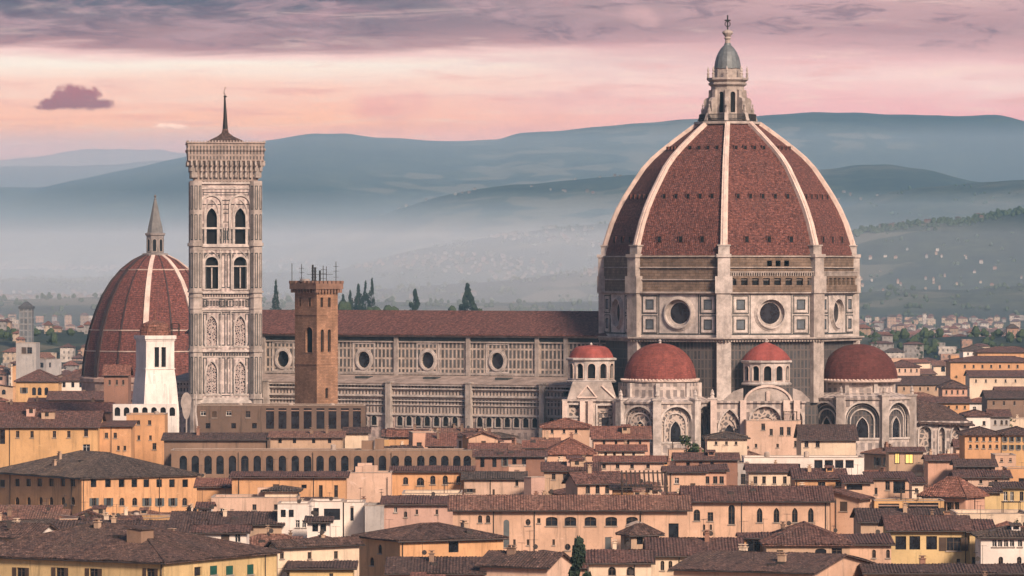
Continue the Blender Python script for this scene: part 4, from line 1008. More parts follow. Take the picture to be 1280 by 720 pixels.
        for h in hs_:
            wb = MB(); wb.mi = 0; arch_frame(wb, A, u_, h[0], h[1], h[2], h[3], h[4], .34, .25); w = h[1] - h[0]; m_ = (h[0] + h[1]) / 2
            wb.mi = 2; pane(wb, A, u_, *h[:4], h[4], -.66)
            if w > 3: A_ = A + Vector((0, .6)); arch_frame(wb, A_, u_, m_ - w * .3, m_ + w * .3, h[2], h[2] + (h[3] - h[2]) * .75, h[4], .3, .2); wb.mi = 1; pane(wb, A_, u_, m_ - w * .2, m_ + w * .2, h[2], h[2] + (h[3] - h[2]) * .6, h[4], .05)
            wb.build('arched_window', [MARBLE, GLASS, tracery('spandrel', (0.42, 0.34, 0.29), (0.12, 0.105, 0.10), 1.1)], bl, base)
        return bl
    b1 = block('sacristy', 889, 1006, 963, 14, 502, APSE, [(938, 976, 508, 560, 'arch'), (899, 925, 512, 560, 'lancet'), (990, 1003, 512, 545, 'lancet')])
    gb = MB(); Y = 963.6; zz = lambda y: Z_at(y, Y)                       # arched gable over the big arch
    o0 = outline('arch', X_at(929, Y), X_at(991, Y), zz(503), zz(482)); gb.loft([[(x, Y + .5, z) for x, z in o0], [(x, Y - .1, z) for x, z in o0]]); gb.build('gable', MARBLE2, b1, base)
    gb = MB(); o0 = [(X_at(929, Y), zz(503)), (X_at(991, Y), zz(503))]; arch_frame(gb, (0, Y - .1), (1, 0), X_at(932, Y), X_at(988, Y), zz(503), zz(484), 'arch', .5, .3); gb.ob((X_at(960, Y), Y - .3), (1, 0), (0, 1), .35, .2, zz(501), zz(489)); gb.build('gable_moulding', RIBM, b1, base)
    for sg, x0, x1 in ((1, 991, 1012), (-1, 929, 905)):
        sb = MB(); p0, p1 = X_at(x0, Y), X_at(x1, Y); sb.loft([[(p0, Y + d, zz(485)), (p0, Y + d, zz(502)), (p1, Y + d, zz(502)), (p1, Y + d, zz(499)), ((p0 + p1) / 2, Y + d, zz(489))] for d in (.3, -.15)]); sb.build('scroll', MARBLE2, b1, base)
    for px in (892, 929, 983, 996):
        pb = MB(); c = (X_at(px, 962.6), 962.6); pb.ob(c, (1, 0), (0, 1), .62, .5, 0, zz(500)); pb.build('pilaster', RIBM, b1, base)
    b2 = block('chapel_front', 704, 771, 968, 12, 500, APSE, [(747, 766, 507, 545, 'rect'), (711, 724, 506, 520, 'rect')])
    gb = MB(); Y = 969; zz = lambda y: Z_at(y, Y); X_ = lambda x: X_at(x, Y)
    for d0, ps in ((0, [(709, 499), (771, 499), (764, 477), (716, 477)]),): gb.loft([[(X_(x), Y + 8, zz(y)) for x, y in ps], [(X_(x), Y, zz(y)) for x, y in ps]])
    gb.build('attic', MARBLE2, b2, base)
    gb = MB(); tri = [(722, 497), (746, 497), (734, 482)]
    for (x0, y0), (x1, y1) in zip(tri, tri[1:] + tri[:1]): gb.tube([(X_(x0), Y - .1, zz(y0)), (X_(x1), Y - .1, zz(y1))], .22, 5)
    gb.tube([(X_(752), Y - .1, zz(482)), (X_(768), Y - .1, zz(497))], .25, 5); gb.build('pediment', RIBM, b2, base)
    for px in (706, 728, 738, 769):
        pb = MB(); c = (X_at(px, 967.6), 967.6); pb.ob(c, (1, 0), (0, 1), .5, .45, 0, zz(501)); pb.build('pilaster', RIBM, b2, base)
    b3 = block('eastern_chapel', 1143, 1212, 984, 10, 527, APSE, [(1149, 1164, 533, 570, 'arch'), (1174, 1181, 534, 570, 'lancet'), (1190, 1201, 532, 552, 'lancet')])
    rb = MB(); Y = 988; rb.slab([(X_at(1146, Y), Y - 5, Z_at(527, Y)), (X_at(1216, Y), Y - 5, Z_at(530, Y)), (X_at(1185, Y), Y + 5, Z_at(508, Y)), (X_at(1147, Y), Y + 5, Z_at(499, Y))], .3); rb.build('chapel_roof', roofm('dark'), b3, base)
    OCC.append((DC[0], DC[1], 46, None)); OCC.append((-20, 1030, 34, None)); OCC.append((-50, 1040, 34, None)); OCC.append((10, 1010, 34, None)); OCC.append((84, 990, 12, None))
cathedral()

# ------------------------------------------------------------------ bell tower
def bell_tower():
    Y = 1012.0; c = (X_at(279, Y), Y + 7.0); yaw = 5.0; base = (c[0], c[1], 0.0)
    root = thing('bell_tower', 'tall square marble bell tower with corbelled top and thin spire', 'bell tower', base)
    z = lambda y: Z_at(y, Y); hw = 6.35
    u = Vector((math.cos(rad(yaw)), math.sin(rad(yaw)))); v = Vector((-u.y, u.x)); C = Vector(c)
    def xy(a, b): p = C + u * a + v * b; return (p.x, p.y)
    faces = [(xy(-hw, -hw), xy(hw, -hw), u), (xy(hw, -hw), xy(hw, hw), v), (xy(hw, hw), xy(-hw, hw), -u), (xy(-hw, hw), xy(-hw, -hw), -v)]
    L = 2 * hw; wx = [L / 2 - 3.0, L / 2 + 3.0]
    levels = [(307, 226, 306, 260, 2.2, 'lancet', 'open'), (365, 309, 361, 321, 2.7, 'arch', 'open'), (438, 367, 432, 395, 2.2, 'lancet', 'lattice'), (500, 440, 492, 452, 2.2, 'lancet', 'lattice')]
    body = MB(); body.mi = 0
    for A, B, d in faces:
        wall_face(body, A, B, 0, z(500))
        for y0, y1, wb_, wt, w, kd, st in levels:
            wall_face(body, A, B, z(y0), z(y1), [(s - w / 2, s + w / 2, z(wb_), z(wt), kd) for s in wx], .8)
        wall_face(body, A, B, z(309), z(307)); wall_face(body, A, B, z(367), z(365)); wall_face(body, A, B, z(440), z(438))
    bo = body.build('shaft', TOWERM, root, base)
    for sx in (-1, 1):
        for sy in (-1, 1):
            pb = MB(); cc = xy(sx * hw, sy * hw); pb.lathe(cc, [(1.35, 0), (1.35, z(226))], 8, 22.5 + yaw)
            for y0, y1, e in ((307.5, 303.5, .3), (366, 363.5, .3), (440, 437, .25), (499, 497, .3), (372, 370.5, .15), (386, 384.5, .15)): pb.lathe(cc, [(1.35 + e, z(y0)), (1.35 + e, z(y1))], 8, 22.5 + yaw)
            for k in range(8):
                am = 45 * k + 45 + yaw; t_ = (math.cos(rad(am)), math.sin(rad(am)))
            ob = pb.build('corner_buttress', MARBLE2, bo, base)
            ib = MB()
            for k in range(8):
                A_, B_ = pol(cc, 1.35, 22.5 + yaw + 45 * k), pol(cc, 1.35, 22.5 + yaw + 45 * (k + 1)); uu = Vector((B_[0] - A_[0], B_[1] - A_[1])); l = uu.length; uu /= l
                if uu.x < .3: continue
                for y0, y1 in ((300, 268), (262, 232), (360, 316), (432, 392), (492, 446)): pframe(ib, A_, uu, .2, l - .2, z(y0), z(y1), .17, .03)
            ib.build('inlay', GREENM, ob, base)
    cb = MB()
    def band(y0, y1, o, m=None): (m or cb).ob(c, u, v, hw + o, hw + o, z(y0), z(y1))
    for y0, y1, o in ((309, 306.5, .55), (306.5, 305, .3), (367, 364.5, .5), (312, 310.5, .2), (373, 371.5, .2), (388, 386.5, .25), (440, 437.5, .45), (446, 445, .15), (500, 497, .6), (504, 500, .8), (236, 234.5, .2), (230, 227.5, .4)): cb = MB(); band(y0, y1, o, cb); cb.build('cornice', MARBLE, bo, base)
    st = panelled('bell tower stripe', (0.46, 0.36, 0.31), (0.05, 0.045, 0.045), .55, 1.25, .13)
    for y0, y1 in ((371, 367.5), (445, 440.5)): fb = MB(); fb.ob(c, u, v, hw + .06, hw + .06, z(y0), z(y1)); fb.build('frieze', st, bo, base)
    for A, B, d in faces[:2] + faces[3:]:
        A = Vector(A); n = Vector((d.y, -d.x))
        for li, (y0, y1, wb_, wt, w, kd, stl) in enumerate(levels):
            for s in wx:
                wb = MB(); wb.mi = 0; s0, s1 = s - w / 2, s + w / 2
                arch_frame(wb, A, d, s0, s1, z(wb_), z(wt), kd, .3, .22, 6)
                if li == 0:
                    arch_frame(wb, A, d, s - 2.0, s + 2.0, z(284), z(245), 'arch', .4, .3, 6); arch_frame(wb, A, d, s - 1.3, s + 1.3, z(284), z(250), 'lancet', .28, .2, 6)
                    for q in (-2.2, -1.5, 1.5, 2.2): cc = A + d * (s + q) + n * .12; wb.lathe((cc.x, cc.y), [(.16, z(306)), (.16, z(284))], 6)
                elif li == 1:
                    cc = A + d * s - n * .3; wb.lathe((cc.x, cc.y), [(.16, z(360)), (.16, z(334))], 6)
                    for q in (-1, 1): cc2 = A + d * (s + q * (w / 2 + .5)) + n * .1; wb.lathe((cc2.x, cc2.y), [(.2, z(362)), (.2, z(318)), (.32, z(316)), (.02, z(311))], 6)
                    arch_frame(wb, A, d, s - 1.75, s + 1.75, z(332), z(314), 'lancet', .25, .2, 6)
                else:
                    arch_frame(wb, A, d, s - 1.9, s + 1.9, z(wb_ + 2), z(wt - 5), 'rect', .16, .12, 4)
                    cc = A + d * s - n * .2; wb.lathe((cc.x, cc.y), [(.1, z(wb_)), (.1, z(wt + 6))], 5)
                wb.mi = 1; pane(wb, A, d, s0, s1, z(wb_), z(wt), kd, -.7 if stl == 'open' else -.18)
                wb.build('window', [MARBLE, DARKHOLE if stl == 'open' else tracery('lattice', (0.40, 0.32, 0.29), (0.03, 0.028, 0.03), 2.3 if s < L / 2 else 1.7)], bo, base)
        ib = MB(); sb = MB()                    # green inlay frames and slot panels between the windows
        for y0, y1 in ((300, 288), (360, 318), (432, 392), (492, 447), (384, 374)):
            for s0, s1 in ((1.5, 2.3), (L / 2 - 1.55, L / 2 - .15), (L / 2 + .15, L / 2 + 1.55), (L - 2.3, L - 1.5)): pframe(ib, A, d, s0, s1, z(y0), z(y1), .2, .035)
        for y0, y1 in ((304, 285),):
            for i in range(7): pframe(ib, A, d, L / 2 - 1.6 + i * .48, L / 2 - 1.4 + i * .48, z(y0), z(y1), .1, .05)
        for s0, s1, y0, y1 in ((1.5, L - 1.5, 244, 240), (L / 2 - 1.1, L / 2 + 1.1, 262, 250), (L / 2 - 1.1, L / 2 + 1.1, 278, 266)): pframe(ib, A, d, s0, s1, z(y0), z(y1), .16, .04)
        for y0, y1 in ((304, 285), (361, 318)):
            for s0 in (1.45, L - 2.35, L / 2 - 1.7, L / 2 + .8):
                for i in range(3): pframe(ib, A, d, s0 + i * .32, s0 + i * .32 + .14, z(y0), z(y1), .07, .06)
        for y in (256, 317.5, 391, 495): pframe(ib, A, d, 1.4, L - 1.4, z(y), z(y - 1.1), .18, .03)
        for y0, y1 in ((382, 376), (444.5, 441)):
            for i in range(14): pframe(ib, A, d, 1.6 + i * (L - 3.2) / 14, 1.6 + (i + .62) * (L - 3.2) / 14, z(y0), z(y1), .13, .09)
        ib.build('inlay', GREENM, bo, base)
    # corbelled gallery
    tb = MB(); ring = lambda r, y: [(*xy(a * r, b * r), z(y)) for a, b in ((-1, -1), (1, -1), (1, 1), (-1, 1))]
    tb.loft([ring(hw + .25, 229), ring(hw + .45, 222), ring(hw + .9, 212), ring(hw + 1.35, 202), ring(hw + 1.6, 201), ring(hw + 1.7, 190), ring(hw + 1.95, 188), ring(hw + 1.95, 186), ring(hw + 1.7, 185), ring(hw + 1.75, 180), ring(hw + 1.95, 179), ring(hw + 1.95, 177.5)])
    top = tb.build('gallery', panelled('bell tower top', (0.36, 0.285, 0.245), (0.06, 0.052, 0.05), .7, 1.1, .2), bo, base)
    kb = MB(); kd_ = MB()
    for A_, B_, d in faces:
        n = Vector((d.y, -d.x)); A_ = Vector(A_)
        for i in range(15):
            s = -.9 + i * (L + 1.8) / 14
            for o, y0, y1 in ((.75, 222, 214), (1.2, 214, 207), (1.75, 207, 201)):
                cc = A_ + d * s + n * (o * .5); kb.ob((cc.x, cc.y), d, n, .2, o * .5 + .12, z(y0), z(y1))
        for i in range(26): cc = A_ + d * (-1.6 + i * (L + 3.2) / 25) + n * 1.75; kd_.ob((cc.x, cc.y), d, n, .12, .12, z(177.5), z(175.6))
    kb.build('corbels', MARBLE2, top, base); kd_.build('parapet', MARBLE2, top, base)
    rb = MB(); rb.loft([ring(4.3, 178), ring(3.1, 173.5), ring(1.7, 169.5), ring(.75, 165), ring(.55, 160)]); rb.build('roof', roofm('dark'), bo, base)
    sb = MB(); sb.tube([(c[0], c[1], z(163)), (c[0], c[1], z(145)), (c[0] - .1, c[1], z(118))], [.62, .40, .16], 8)
    sb.lathe(c, [(.3, z(120)), (.42, z(119)), (.1, z(117.5))], 8); sb.tube([(c[0] - .1, c[1], z(118)), (c[0] - .25, c[1], z(112)), (c[0] + .1, c[1], z(107))], .07, 4); sb.tube([(c[0] - .5, c[1], z(114.5)), (c[0] + .1, c[1], z(116.5))], .06, 4)
    sb.build('spire', IRON, bo, base)
    OCC.append((c[0], c[1], 11, None))
bell_tower()

# ------------------------------------------------------------------ ribbed dome of the distant chapel
def far_chapel():
    Y = 1260.0; c = (X_at(194, Y), Y); base = (c[0], c[1], 0); z = lambda y: Z_at(y, Y); s = Y / F
    root = thing('domed_chapel', 'church with brick red ribbed dome and pointed lantern behind the bell tower', 'church', base)
    prof = [(91, 470), (90, 455), (87, 435), (82, 412), (75, 390), (66, 369), (55, 351), (42, 336), (28, 325), (15, 318.5)]
    dm = MB(); dm.lathe(c, [(r * s, z(y)) for r, y in prof], 16, -4)
    dome = dm.build('dome', roofmat('chapel dome', (0.095, 0.036, 0.030), (0.19, 0.066, 0.053), (0.12, 0.05, 0.04)), root, base)
    for k in range(16):
        a = -4 + 22.5 * k; w = .75 if k % 2 == 0 else .22
        if math.cos(rad(a)) < -.2: continue
        t_ = Vector((math.cos(rad(a)), math.sin(rad(a)))); rings = []
        for r, y in prof:
            i_, o_ = Vector(pol(c, r * s - .4, a)), Vector(pol(c, r * s + (.3 if w > .5 else .18), a)); ww = w * (.55 + .45 * r / 91)
            rings.append([(*(i_ - t_ * ww), z(y)), (*(o_ - t_ * ww), z(y)), (*(o_ + t_ * ww), z(y)), (*(i_ + t_ * ww), z(y))])
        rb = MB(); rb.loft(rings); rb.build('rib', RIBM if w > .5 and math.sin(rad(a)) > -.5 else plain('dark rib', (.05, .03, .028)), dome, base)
    for y, r in ((412, 82.4), (337, 43), (438, 87.8)): hb = MB(); hb.lathe(c, [(r * s + .12, z(y + .7)), (r * s + .2, z(y - .7))], 16, -4, False, False); hb.build('hoop', RIBM, dome, base)
    wb = MB(); wb.lathe(c, [(93 * s, 0), (93 * s, z(478)), (95 * s, z(476)), (95 * s, z(472)), (91 * s, z(470))], 16, -4); wb.build('wall', stone('chapel wall', (0.40, 0.27, 0.22), .5, .5), root, base)
    lb = MB(); ph = 22.5
    lb.lathe(c, [(17 * s, z(320)), (17 * s, z(317)), (11.5 * s, z(316)), (11.5 * s, z(295)), (13 * s, z(294)), (13.2 * s, z(291.5)), (10.5 * s, z(291))], 8, ph); lan = lb.build('lantern', stone('lantern stone', (0.26, 0.23, 0.215), .5, .5), root, base)
    for k in range(8):
        am = ph + 45 * k + 22.5
        if math.cos(rad(am)) < 0.1: continue
        A_, B_ = pol(c, 11.5 * s, ph + 45 * k), pol(c, 11.5 * s, ph + 45 * (k + 1)); uu = Vector((B_[0] - A_[0], B_[1] - A_[1])); l = uu.length; uu /= l
        ob = MB(); ob.mi = 0; arch_frame(ob, A_, uu, l / 2 - .45, l / 2 + .45, z(314), z(299), 'arch', .15, .1); ob.mi = 1; pane(ob, A_, uu, l / 2 - .45, l / 2 + .45, z(314), z(299), 'arch', .03, 0); ob.build('lantern_window', [MARBLE2, DARKHOLE], lan, base)
    sp = MB(); sp.lathe(c, [(10.5 * s, z(292)), (9.3 * s, z(284)), (6.5 * s, z(272)), (3.6 * s, z(258)), (1.6 * s, z(250)), (1.9 * s, z(249)), (.8 * s, z(247.5)), (1.9 * s, z(245)), (.3 * s, z(243))], 8, ph); sp.build('spire', plain('spire slate', (0.15, 0.145, 0.14), .6), lan, base)
    OCC.append((c[0], c[1], 24, None))
far_chapel()

# ------------------------------------------------------------------ brown brick tower with aerials
def brown_tower():
    Y = 930.0; z = lambda y: Z_at(y, Y); a = 40.0; C = Vector((X_at(396, Y), Y)); u = Vector((math.cos(rad(a)), math.sin(rad(a)))); v = Vector((-u.y, u.x))
    s = F / Y; L, D = 25.5 / s / math.cos(rad(a)), 29.0 / s / math.sin(rad(a)); cen = C + u * L / 2 + v * D / 2; base = (cen.x, cen.y, 0)
    root = thing('brick_tower', 'orange brown brick tower with battlements and roof aerials before the nave', 'tower', base)
    A, B, Dl = C, C + u * L, C + v * D; mb = MB()
    fl = lambda px: (C.x - X_at(px, Y)) / math.sin(rad(a))          # distance from the corner on the left face
    fr = lambda px: (X_at(px, Y) - C.x) / math.cos(rad(a))
    W_ = {'l': [(374, 3, 372, 383), (386.5, 3.5, 372, 383), (386, 9, 409, 441)], 'r': [(402, 3.2, 372, 384), (411, 3.2, 372, 384), (402.5, 3.6, 412, 440), (411, 3.6, 412, 440), (408, 3.6, 485, 498)]}
    wins = {'l': [], 'r': []}
    for x, w, y0, y1 in W_['l']: c_ = D - fl(x); ww = w / s / math.sin(rad(a)) / 2; wins['l'].append((c_ - ww, c_ + ww, z(y1), z(y0), 'arch' if y0 > 400 else 'rect'))
    for x, w, y0, y1 in W_['r']: c_ = fr(x); ww = w / s / math.cos(rad(a)) / 2; wins['r'].append((c_ - ww, c_ + ww, z(y1), z(y0), 'arch' if y0 > 400 else 'rect'))
    E = C + u * L + v * D
    wall_face(mb, Dl, A, 0, z(358), wins['l'], .5); wall_face(mb, A, B, 0, z(358), wins['r'], .5); wall_face(mb, B, E, 0, z(358)); wall_face(mb, E, Dl, 0, z(358))
    brick = stone('tower brick', (0.38, 0.215, 0.135), .62, .35, .28); sh = mb.build('shaft', brick, root, base)
    for key, A_, d in (('l', Dl, -v), ('r', A, u)):
        for h in wins[key]:
            wb = MB(); wb.mi = 0; arch_frame(wb, A_, d, *h, .1, .06); wb.mi = 1; pane(wb, A_, d, *h, -.45); wb.build('window', [brick, DARKHOLE], sh, base)
    tb = MB(); hl, hd = L / 2, D / 2
    for y0, y1, o in ((364, 361.5, .25), (361.5, 354.5, .75), ): tb.ob((cen.x, cen.y), u, v, hl + o, hd + o, z(y0), z(y1))
    for y0, y1, o in ((394, 392.6, .1), (456, 454.5, .1)): sb = MB(); sb.ob((cen.x, cen.y), u, v, hl + o, hd + o, z(y0), z(y1)); sb.build('string_course', brick, root, base)
    for sd in range(4):
        d, n, l, o = ((u, -v, hl, hd), (v, u, hd, hl), (u, v, hl, hd), (v, -u, hd, hl))[sd]
        for i in range(7):
            c_ = cen + d * (l + .5) * (i / 3 - 1) + n * (o + .5); tb.ob((c_.x, c_.y), d, n, .38, .25, z(354.5), z(351))
        for i in range(9): c_ = cen + d * (l + .4) * (i / 4 - 1) + n * (o + .28); tb.ob((c_.x, c_.y), d, n, .2, .3, z(366), z(361.6))
    tb.build('battlement', stone('tower crown', (0.24, 0.14, 0.10), .5, .5), root, base)
    r = random.Random(3)
    for px, top, k in ((365, 329, 0), (377, 330, 1), (391, 331, 2), (394, 334, 2), (404, 332, 1), (408, 333, 0), (420, 327, 1), (400, 338, 3)):
        ab = MB(); p = Vector((X_at(px, Y + 4), Y + 4)); zt, zb = z(top), z(357); ab.tube([(p.x, p.y, zb), (p.x, p.y, zt)], .07 if k < 2 else .2, 5)
        if k == 1:
            for zz in (.35, .6, .8): h = zb + (zt - zb) * zz; ab.tube([(p.x - .5, p.y, h), (p.x + .5, p.y + .2, h)], .045, 4)
        elif k == 2:
            for i in range(5): h = zb + 1 + i * .6; ab.tube([(p.x - .28, p.y - .1, h), (p.x + .3, p.y - .1, h)], .07, 4)
        elif k == 3: ab.tube([(p.x - 2.5, p.y, z(343)), (p.x + 2.5, p.y, z(343))], .05, 4)
        ab.build('aerial', IRON, root, base)
    db = MB(); c_ = Vector((X_at(381, Y + 3), Y + 3)); db.lathe((c_.x, c_.y), [(.2, z(354)), (.9, z(352)), (1.0, z(349)), (.85, z(348.5))], 12); db.build('dish', plain('pale dish', (.3, .27, .26)), root, base)
    OCC.append((cen.x, cen.y, 6, None))
brown_tower()

# ------------------------------------------------------------------ white tower with flared foot
def white_tower():
    Y = 940.0; z = lambda y: Z_at(y, Y); c = (X_at(192, Y), Y + 4); base = (c[0], c[1], 0); yaw = 24.0; s = Y / F
    root = thing('white_tower', 'white plastered tower with flared foot and dark paired window slits', 'tower', base)
    k = 1 / (math.cos(rad(yaw)) + math.sin(rad(yaw))); R = lambda w: w / 2 * s * k
    u = Vector((math.cos(rad(yaw)), math.sin(rad(yaw)))); v = Vector((-u.y, u.x)); C = Vector(c)
    ring = lambda w, y: [(*(C + u * a * R(w) + v * b * R(w)), z(y)) for a, b in ((-1, -1), (1, -1), (1, 1), (-1, 1))]
    mb = MB(); white = plaster('tower white', (0.68, 0.62, 0.57), .5)
    mb.loft([ring(62, 600), ring(62, 516), ring(60, 505), ring(55, 480), ring(50, 462), ring(49.5, 461)], True, True)
    h = R(49.5); A, B, E, G = [Vector(q[:2]) for q in ring(49.5, 461)]
    wl = [(h * 2 * .30, h * 2 * .46, z(459), z(434), 'rect'), (h * 2 * .54, h * 2 * .70, z(459), z(434), 'rect')]
    for P0, P1, hh in ((A, B, wl), (B, E, [(h * 2 * .42, h * 2 * .62, z(459), z(433), 'rect')]), (E, G, []), (G, A, [])): wall_face(mb, P0, P1, z(461), z(424), hh, .6)
    sh = mb.build('shaft', white, root, base)
    for P0, d, hh in ((A, u, wl), (B, v, [(h * 2 * .42, h * 2 * .62, z(459), z(433), 'rect')])):
        for q in hh:
            wb = MB(); wb.mi = 0; arch_frame(wb, P0, d, *q, .1, .06); wb.mi = 1; pane(wb, P0, d, *q, -.5); wb.build('window', [white, DARKHOLE], sh, base)
    cb = MB()
    for y0, y1, w in ((462, 460.5, 52), (426, 424, 52), (424, 419.5, 55)): cb.loft([ring(w, y0), ring(w, y1)])
    cb.build('cornice', white, root, base)
    tb = MB(); tb.lathe(c, [(3.1, z(420)), (3.1, z(412)), (2.8, z(411)), (2.6, z(405)), (1.2, z(401.5)), (.2, z(400.5)), (.1, z(388))], 10, 10); tb.build('cupola', roofm('red'), root, base)
    rb = MB()
    for a in (0, 1, 2, 3):
        p = Vector((X_at(213 + (a % 2) * 9, Y), Y + 2 + (a // 2) * 3)); rb.tube([(p.x, p.y, z(420)), (p.x, p.y, z(405))], .1, 4)
    for y in (405, 411): rb.tube([(X_at(213, Y), Y + 2, z(y)), (X_at(222, Y), Y + 2, z(y)), (X_at(222, Y), Y + 5, z(y))], .1, 4)
    rb.build('railing', IRON, root, base)
    ab = MB(); Yw = 934.0; zz = lambda y: Z_at(y, Yw); A = (X_at(141, Yw), Yw); B = (X_at(221, Yw), Yw); L = B[0] - A[0]
    hs = [((i + .5) * L / 7 - .55, (i + .5) * L / 7 + .55, zz(520), zz(509), 'arch') for i in range(7)]
    wall_face(ab, A, B, 0, zz(505.5), hs, .5); ab.face([(A[0], Yw, zz(505.5)), (B[0], Yw, zz(505.5)), (B[0], Yw + 3, zz(505.5)), (A[0], Yw + 3, zz(505.5))]); ba = ab.build('arcade', white, root, base)
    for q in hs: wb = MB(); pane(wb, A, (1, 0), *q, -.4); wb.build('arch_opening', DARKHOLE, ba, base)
    OCC.append((c[0], c[1], 9, None))
white_tower()

# ------------------------------------------------------------------ houses read off the photograph, nearest rows first
def rng(a, b, n): return [a + (b - a) * i / (n - 1) for i in range(n)]
# bottom left
H('yellow house with green shutters under a sweeping dark roof, bottom left corner', -60, 205, 346, 703, 657, 16.5, 60, 'yellow', 'dark', 'hip',
  W=[('f', [247.5], 714, 9, 12, 'rect', 'hole'), ('f', [267, 287], 713, 9, 11, 'rect', 'cgreen'), ('f', [313], 712, 8, 12, 'rect', 'cgreen'), ('l', [26, 75, 117, 188], 716, 10, 12, 'rect', 'brown')], pipes=[('f', 331), ('l', 202)], chim=2, ant=1)
H('long cream front house with three small windows, right of the green shutters', 336, 347, 449, 682, 664, 16.6, 38, 'cream', 'dark', 'gable', W=[('f', [352.5, 387, 420], 694, 5, 9, 'rect', 'plain')], chim=1)
H('low yellow wall house with tiny window at the bottom edge, below the cream front', 362, None, 441, 710, 704, 14.0, 0, 'yellow', 'dark', 'shed', D=6, W=[('f', [414], 719, 5, 5, 'rect', 'plain')])
H('two-tone house, pink left side and orange front with big dark windows', 446, 500, 629, 676, 656, 16.2, 28, 'orange', 'dark', 'hip',
  W=[('f', [514.5, 543, 567], 683, 12, 15, 'rect', 'hole'), ('l', [452.5], 684, 12, 14, 'rect', 'hole'), ('l', [475], 686, 4.5, 12, 'arch', 'plain'), ('l', [465, 484], 702, 5, 10, 'arch', 'plain'), ('f', [484.5], 702, 5, 10, 'arch', 'plain')], pipes=[('f', 503)], chim=1, ant=1)
H('dark tiled roof with small cream gable end, bottom centre beside the cypress', 600, 684, 716, 708, 690, 15.0, 66, 'pink', 'dark', 'gable', ridge='l', W=[('f', [693, 702], 707, 5, 7, 'arch', 'plain')], chim=1)
H('low house showing only its dark roof, bottom edge left of centre', 486, None, 603, 716, 697, 14.0, 0, 'salmon', 'dark', 'gable', D=13, chim=1)
H('small white house with little dark windows at the left edge', -40, 42, 76, 671, 654, 16.6, 66, 'white', 'dark', 'gable', ridge='l', W=[('l', [6, 24], 681, 4, 6, 'rect', 'plain'), ('f', [52, 62], 677, 4, 5, 'rect', 'plain'), ('l', [35], 684, 5, 9, 'rect', 'plain')], chim=1)
H('low house with white end wall, roof behind the sweeping dark roof', 62, None, 250, 672, 651, 15.0, 0, 'cream', 'dark', 'gable', D=17, chim=1, W=[('f', [106, 128], 675, 14, 6, 'rect', 'hole')])
H('small white roof house with one blue-grey paned window on dark tiles', 244, None, 308, 665, 657, 17.2, 0, 'white', 'brown', 'gable', D=7, W=[('f', [258], 668, 4, 6, 'rect', 'plain'), ('f', [281.5], 674, 10, 12, 'rect', 'cbrown'), ('f', [297], 673, 7, 10, 'rect', 'white')])
H('big orange corner house with two rows of dark windows and grey hipped roof', -12, 102, 247, 597.5, 566, 16.5, 35, 'orange', 'grey', 'hip',
  W=[('f', [117, 135, 152, 168, 183, 199, 215, 231.5], 604, 7, 10, 'rect', 'hole'), ('f', [117.5, 135.5, 183.5, 199.5, 216], 627.5, 5.5, 10, 'rect', 'grey'), ('f', [152.5, 168.5, 231], 627, 6, 10, 'arch', 'plain'),
     ('l', [21.5, 35.5, 49.5, 64, 78.5, 91], 603, 6, 10, 'rect', 'hole'), ('l', [21.5, 36, 51, 64, 79, 91, 96], 626, 5, 10, 'arch', 'plain'), ('l', [3, 8], 604, 6, 9, 'rect', 'plain')], pipes=[('f', 199), ('f', 104), ('l', 90), ('l', 13)], chim=2)
H('low lean-to house with red tiled roof, right of the big orange corner house', 246, None, 290, 608, 598, 16.0, 0, 'orange', 'red', 'shed', D=6, W=[('f', [275], 614, 6, 11, 'rect', 'hole'), ('f', [288], 615, 4, 4, 'rect', 'plain')])
H('pink terrace house with white parapet below the long arcade', 264, None, 372, 622, None, 17.0, 0, 'pink', 'brown', 'flat', D=9, W=[('f', [278], 638, 6, 5, 'rect', 'white'), ('f', [318, 345], 634, 5, 7, 'rect', 'plain')], ant=2)
H('little white house with balcony door left of the pink terrace house', 248, None, 263, 634, 628, 16.2, 0, 'white', 'brown', 'gable', D=6, W=[('f', [255.5], 642, 6, 9, 'rect', 'white')])
H('cream dome-roofed terrace hut on the pink terrace house row', 331, None, 372, 614, 609, 17.8, 0, 'cream', 'grey', 'hip', D=6)
H('low dark roofed house in front of the pink terrace house', 215, None, 352, 655, 640, 14.0, 0, 'tan', 'dark', 'gable', D=13, chim=2, ant=1)
# white rooftop jumble
H('white roof-terrace house with dark openings, left one of the white jumble', 347, None, 386, 630, None, 17.0, 0, 'white', 'brown', 'flat', D=8, W=[('f', [354, 364], 642, 6, 9, 'rect', 'hole'), ('f', [372, 380], 655, 5, 9, 'rect', 'white')], ant=2)
H('white block with a wide ragged dark opening, middle of the white jumble', 387, None, 428, 627, None, 16.6, 0, 'white', 'brown', 'flat', D=8, W=[('f', [415], 643, 20, 14, 'rect', 'hole'), ('f', [395], 640, 7, 10, 'rect', 'hole')], ant=1)
H('white narrow house with slit openings, right end of the white jumble', 430, None, 455, 628, None, 16.4, 0, 'white', 'brown', 'flat', D=8, W=[('f', [440], 642, 4, 18, 'rect', 'hole')])
H('grey-white small block with dark terrace opening right of the white jumble', 456, None, 480, 632, None, 16.2, 0, 'grey', 'brown', 'flat', D=8, W=[('f', [467], 639, 12, 14, 'rect', 'hole')], ant=1)
H('low white lean-to with dark doorways in front of the white jumble', 384, None, 412, 652, 646, 14.8, 0, 'white', 'dark', 'shed', D=5, W=[('f', [394, 404], 660, 7, 9, 'rect', 'hole')])
H('cream house with pale flat roof left of the long pink house', 503, None, 577, 617, None, 17.4, 0, 'cream', 'brown', 'flat', D=11)
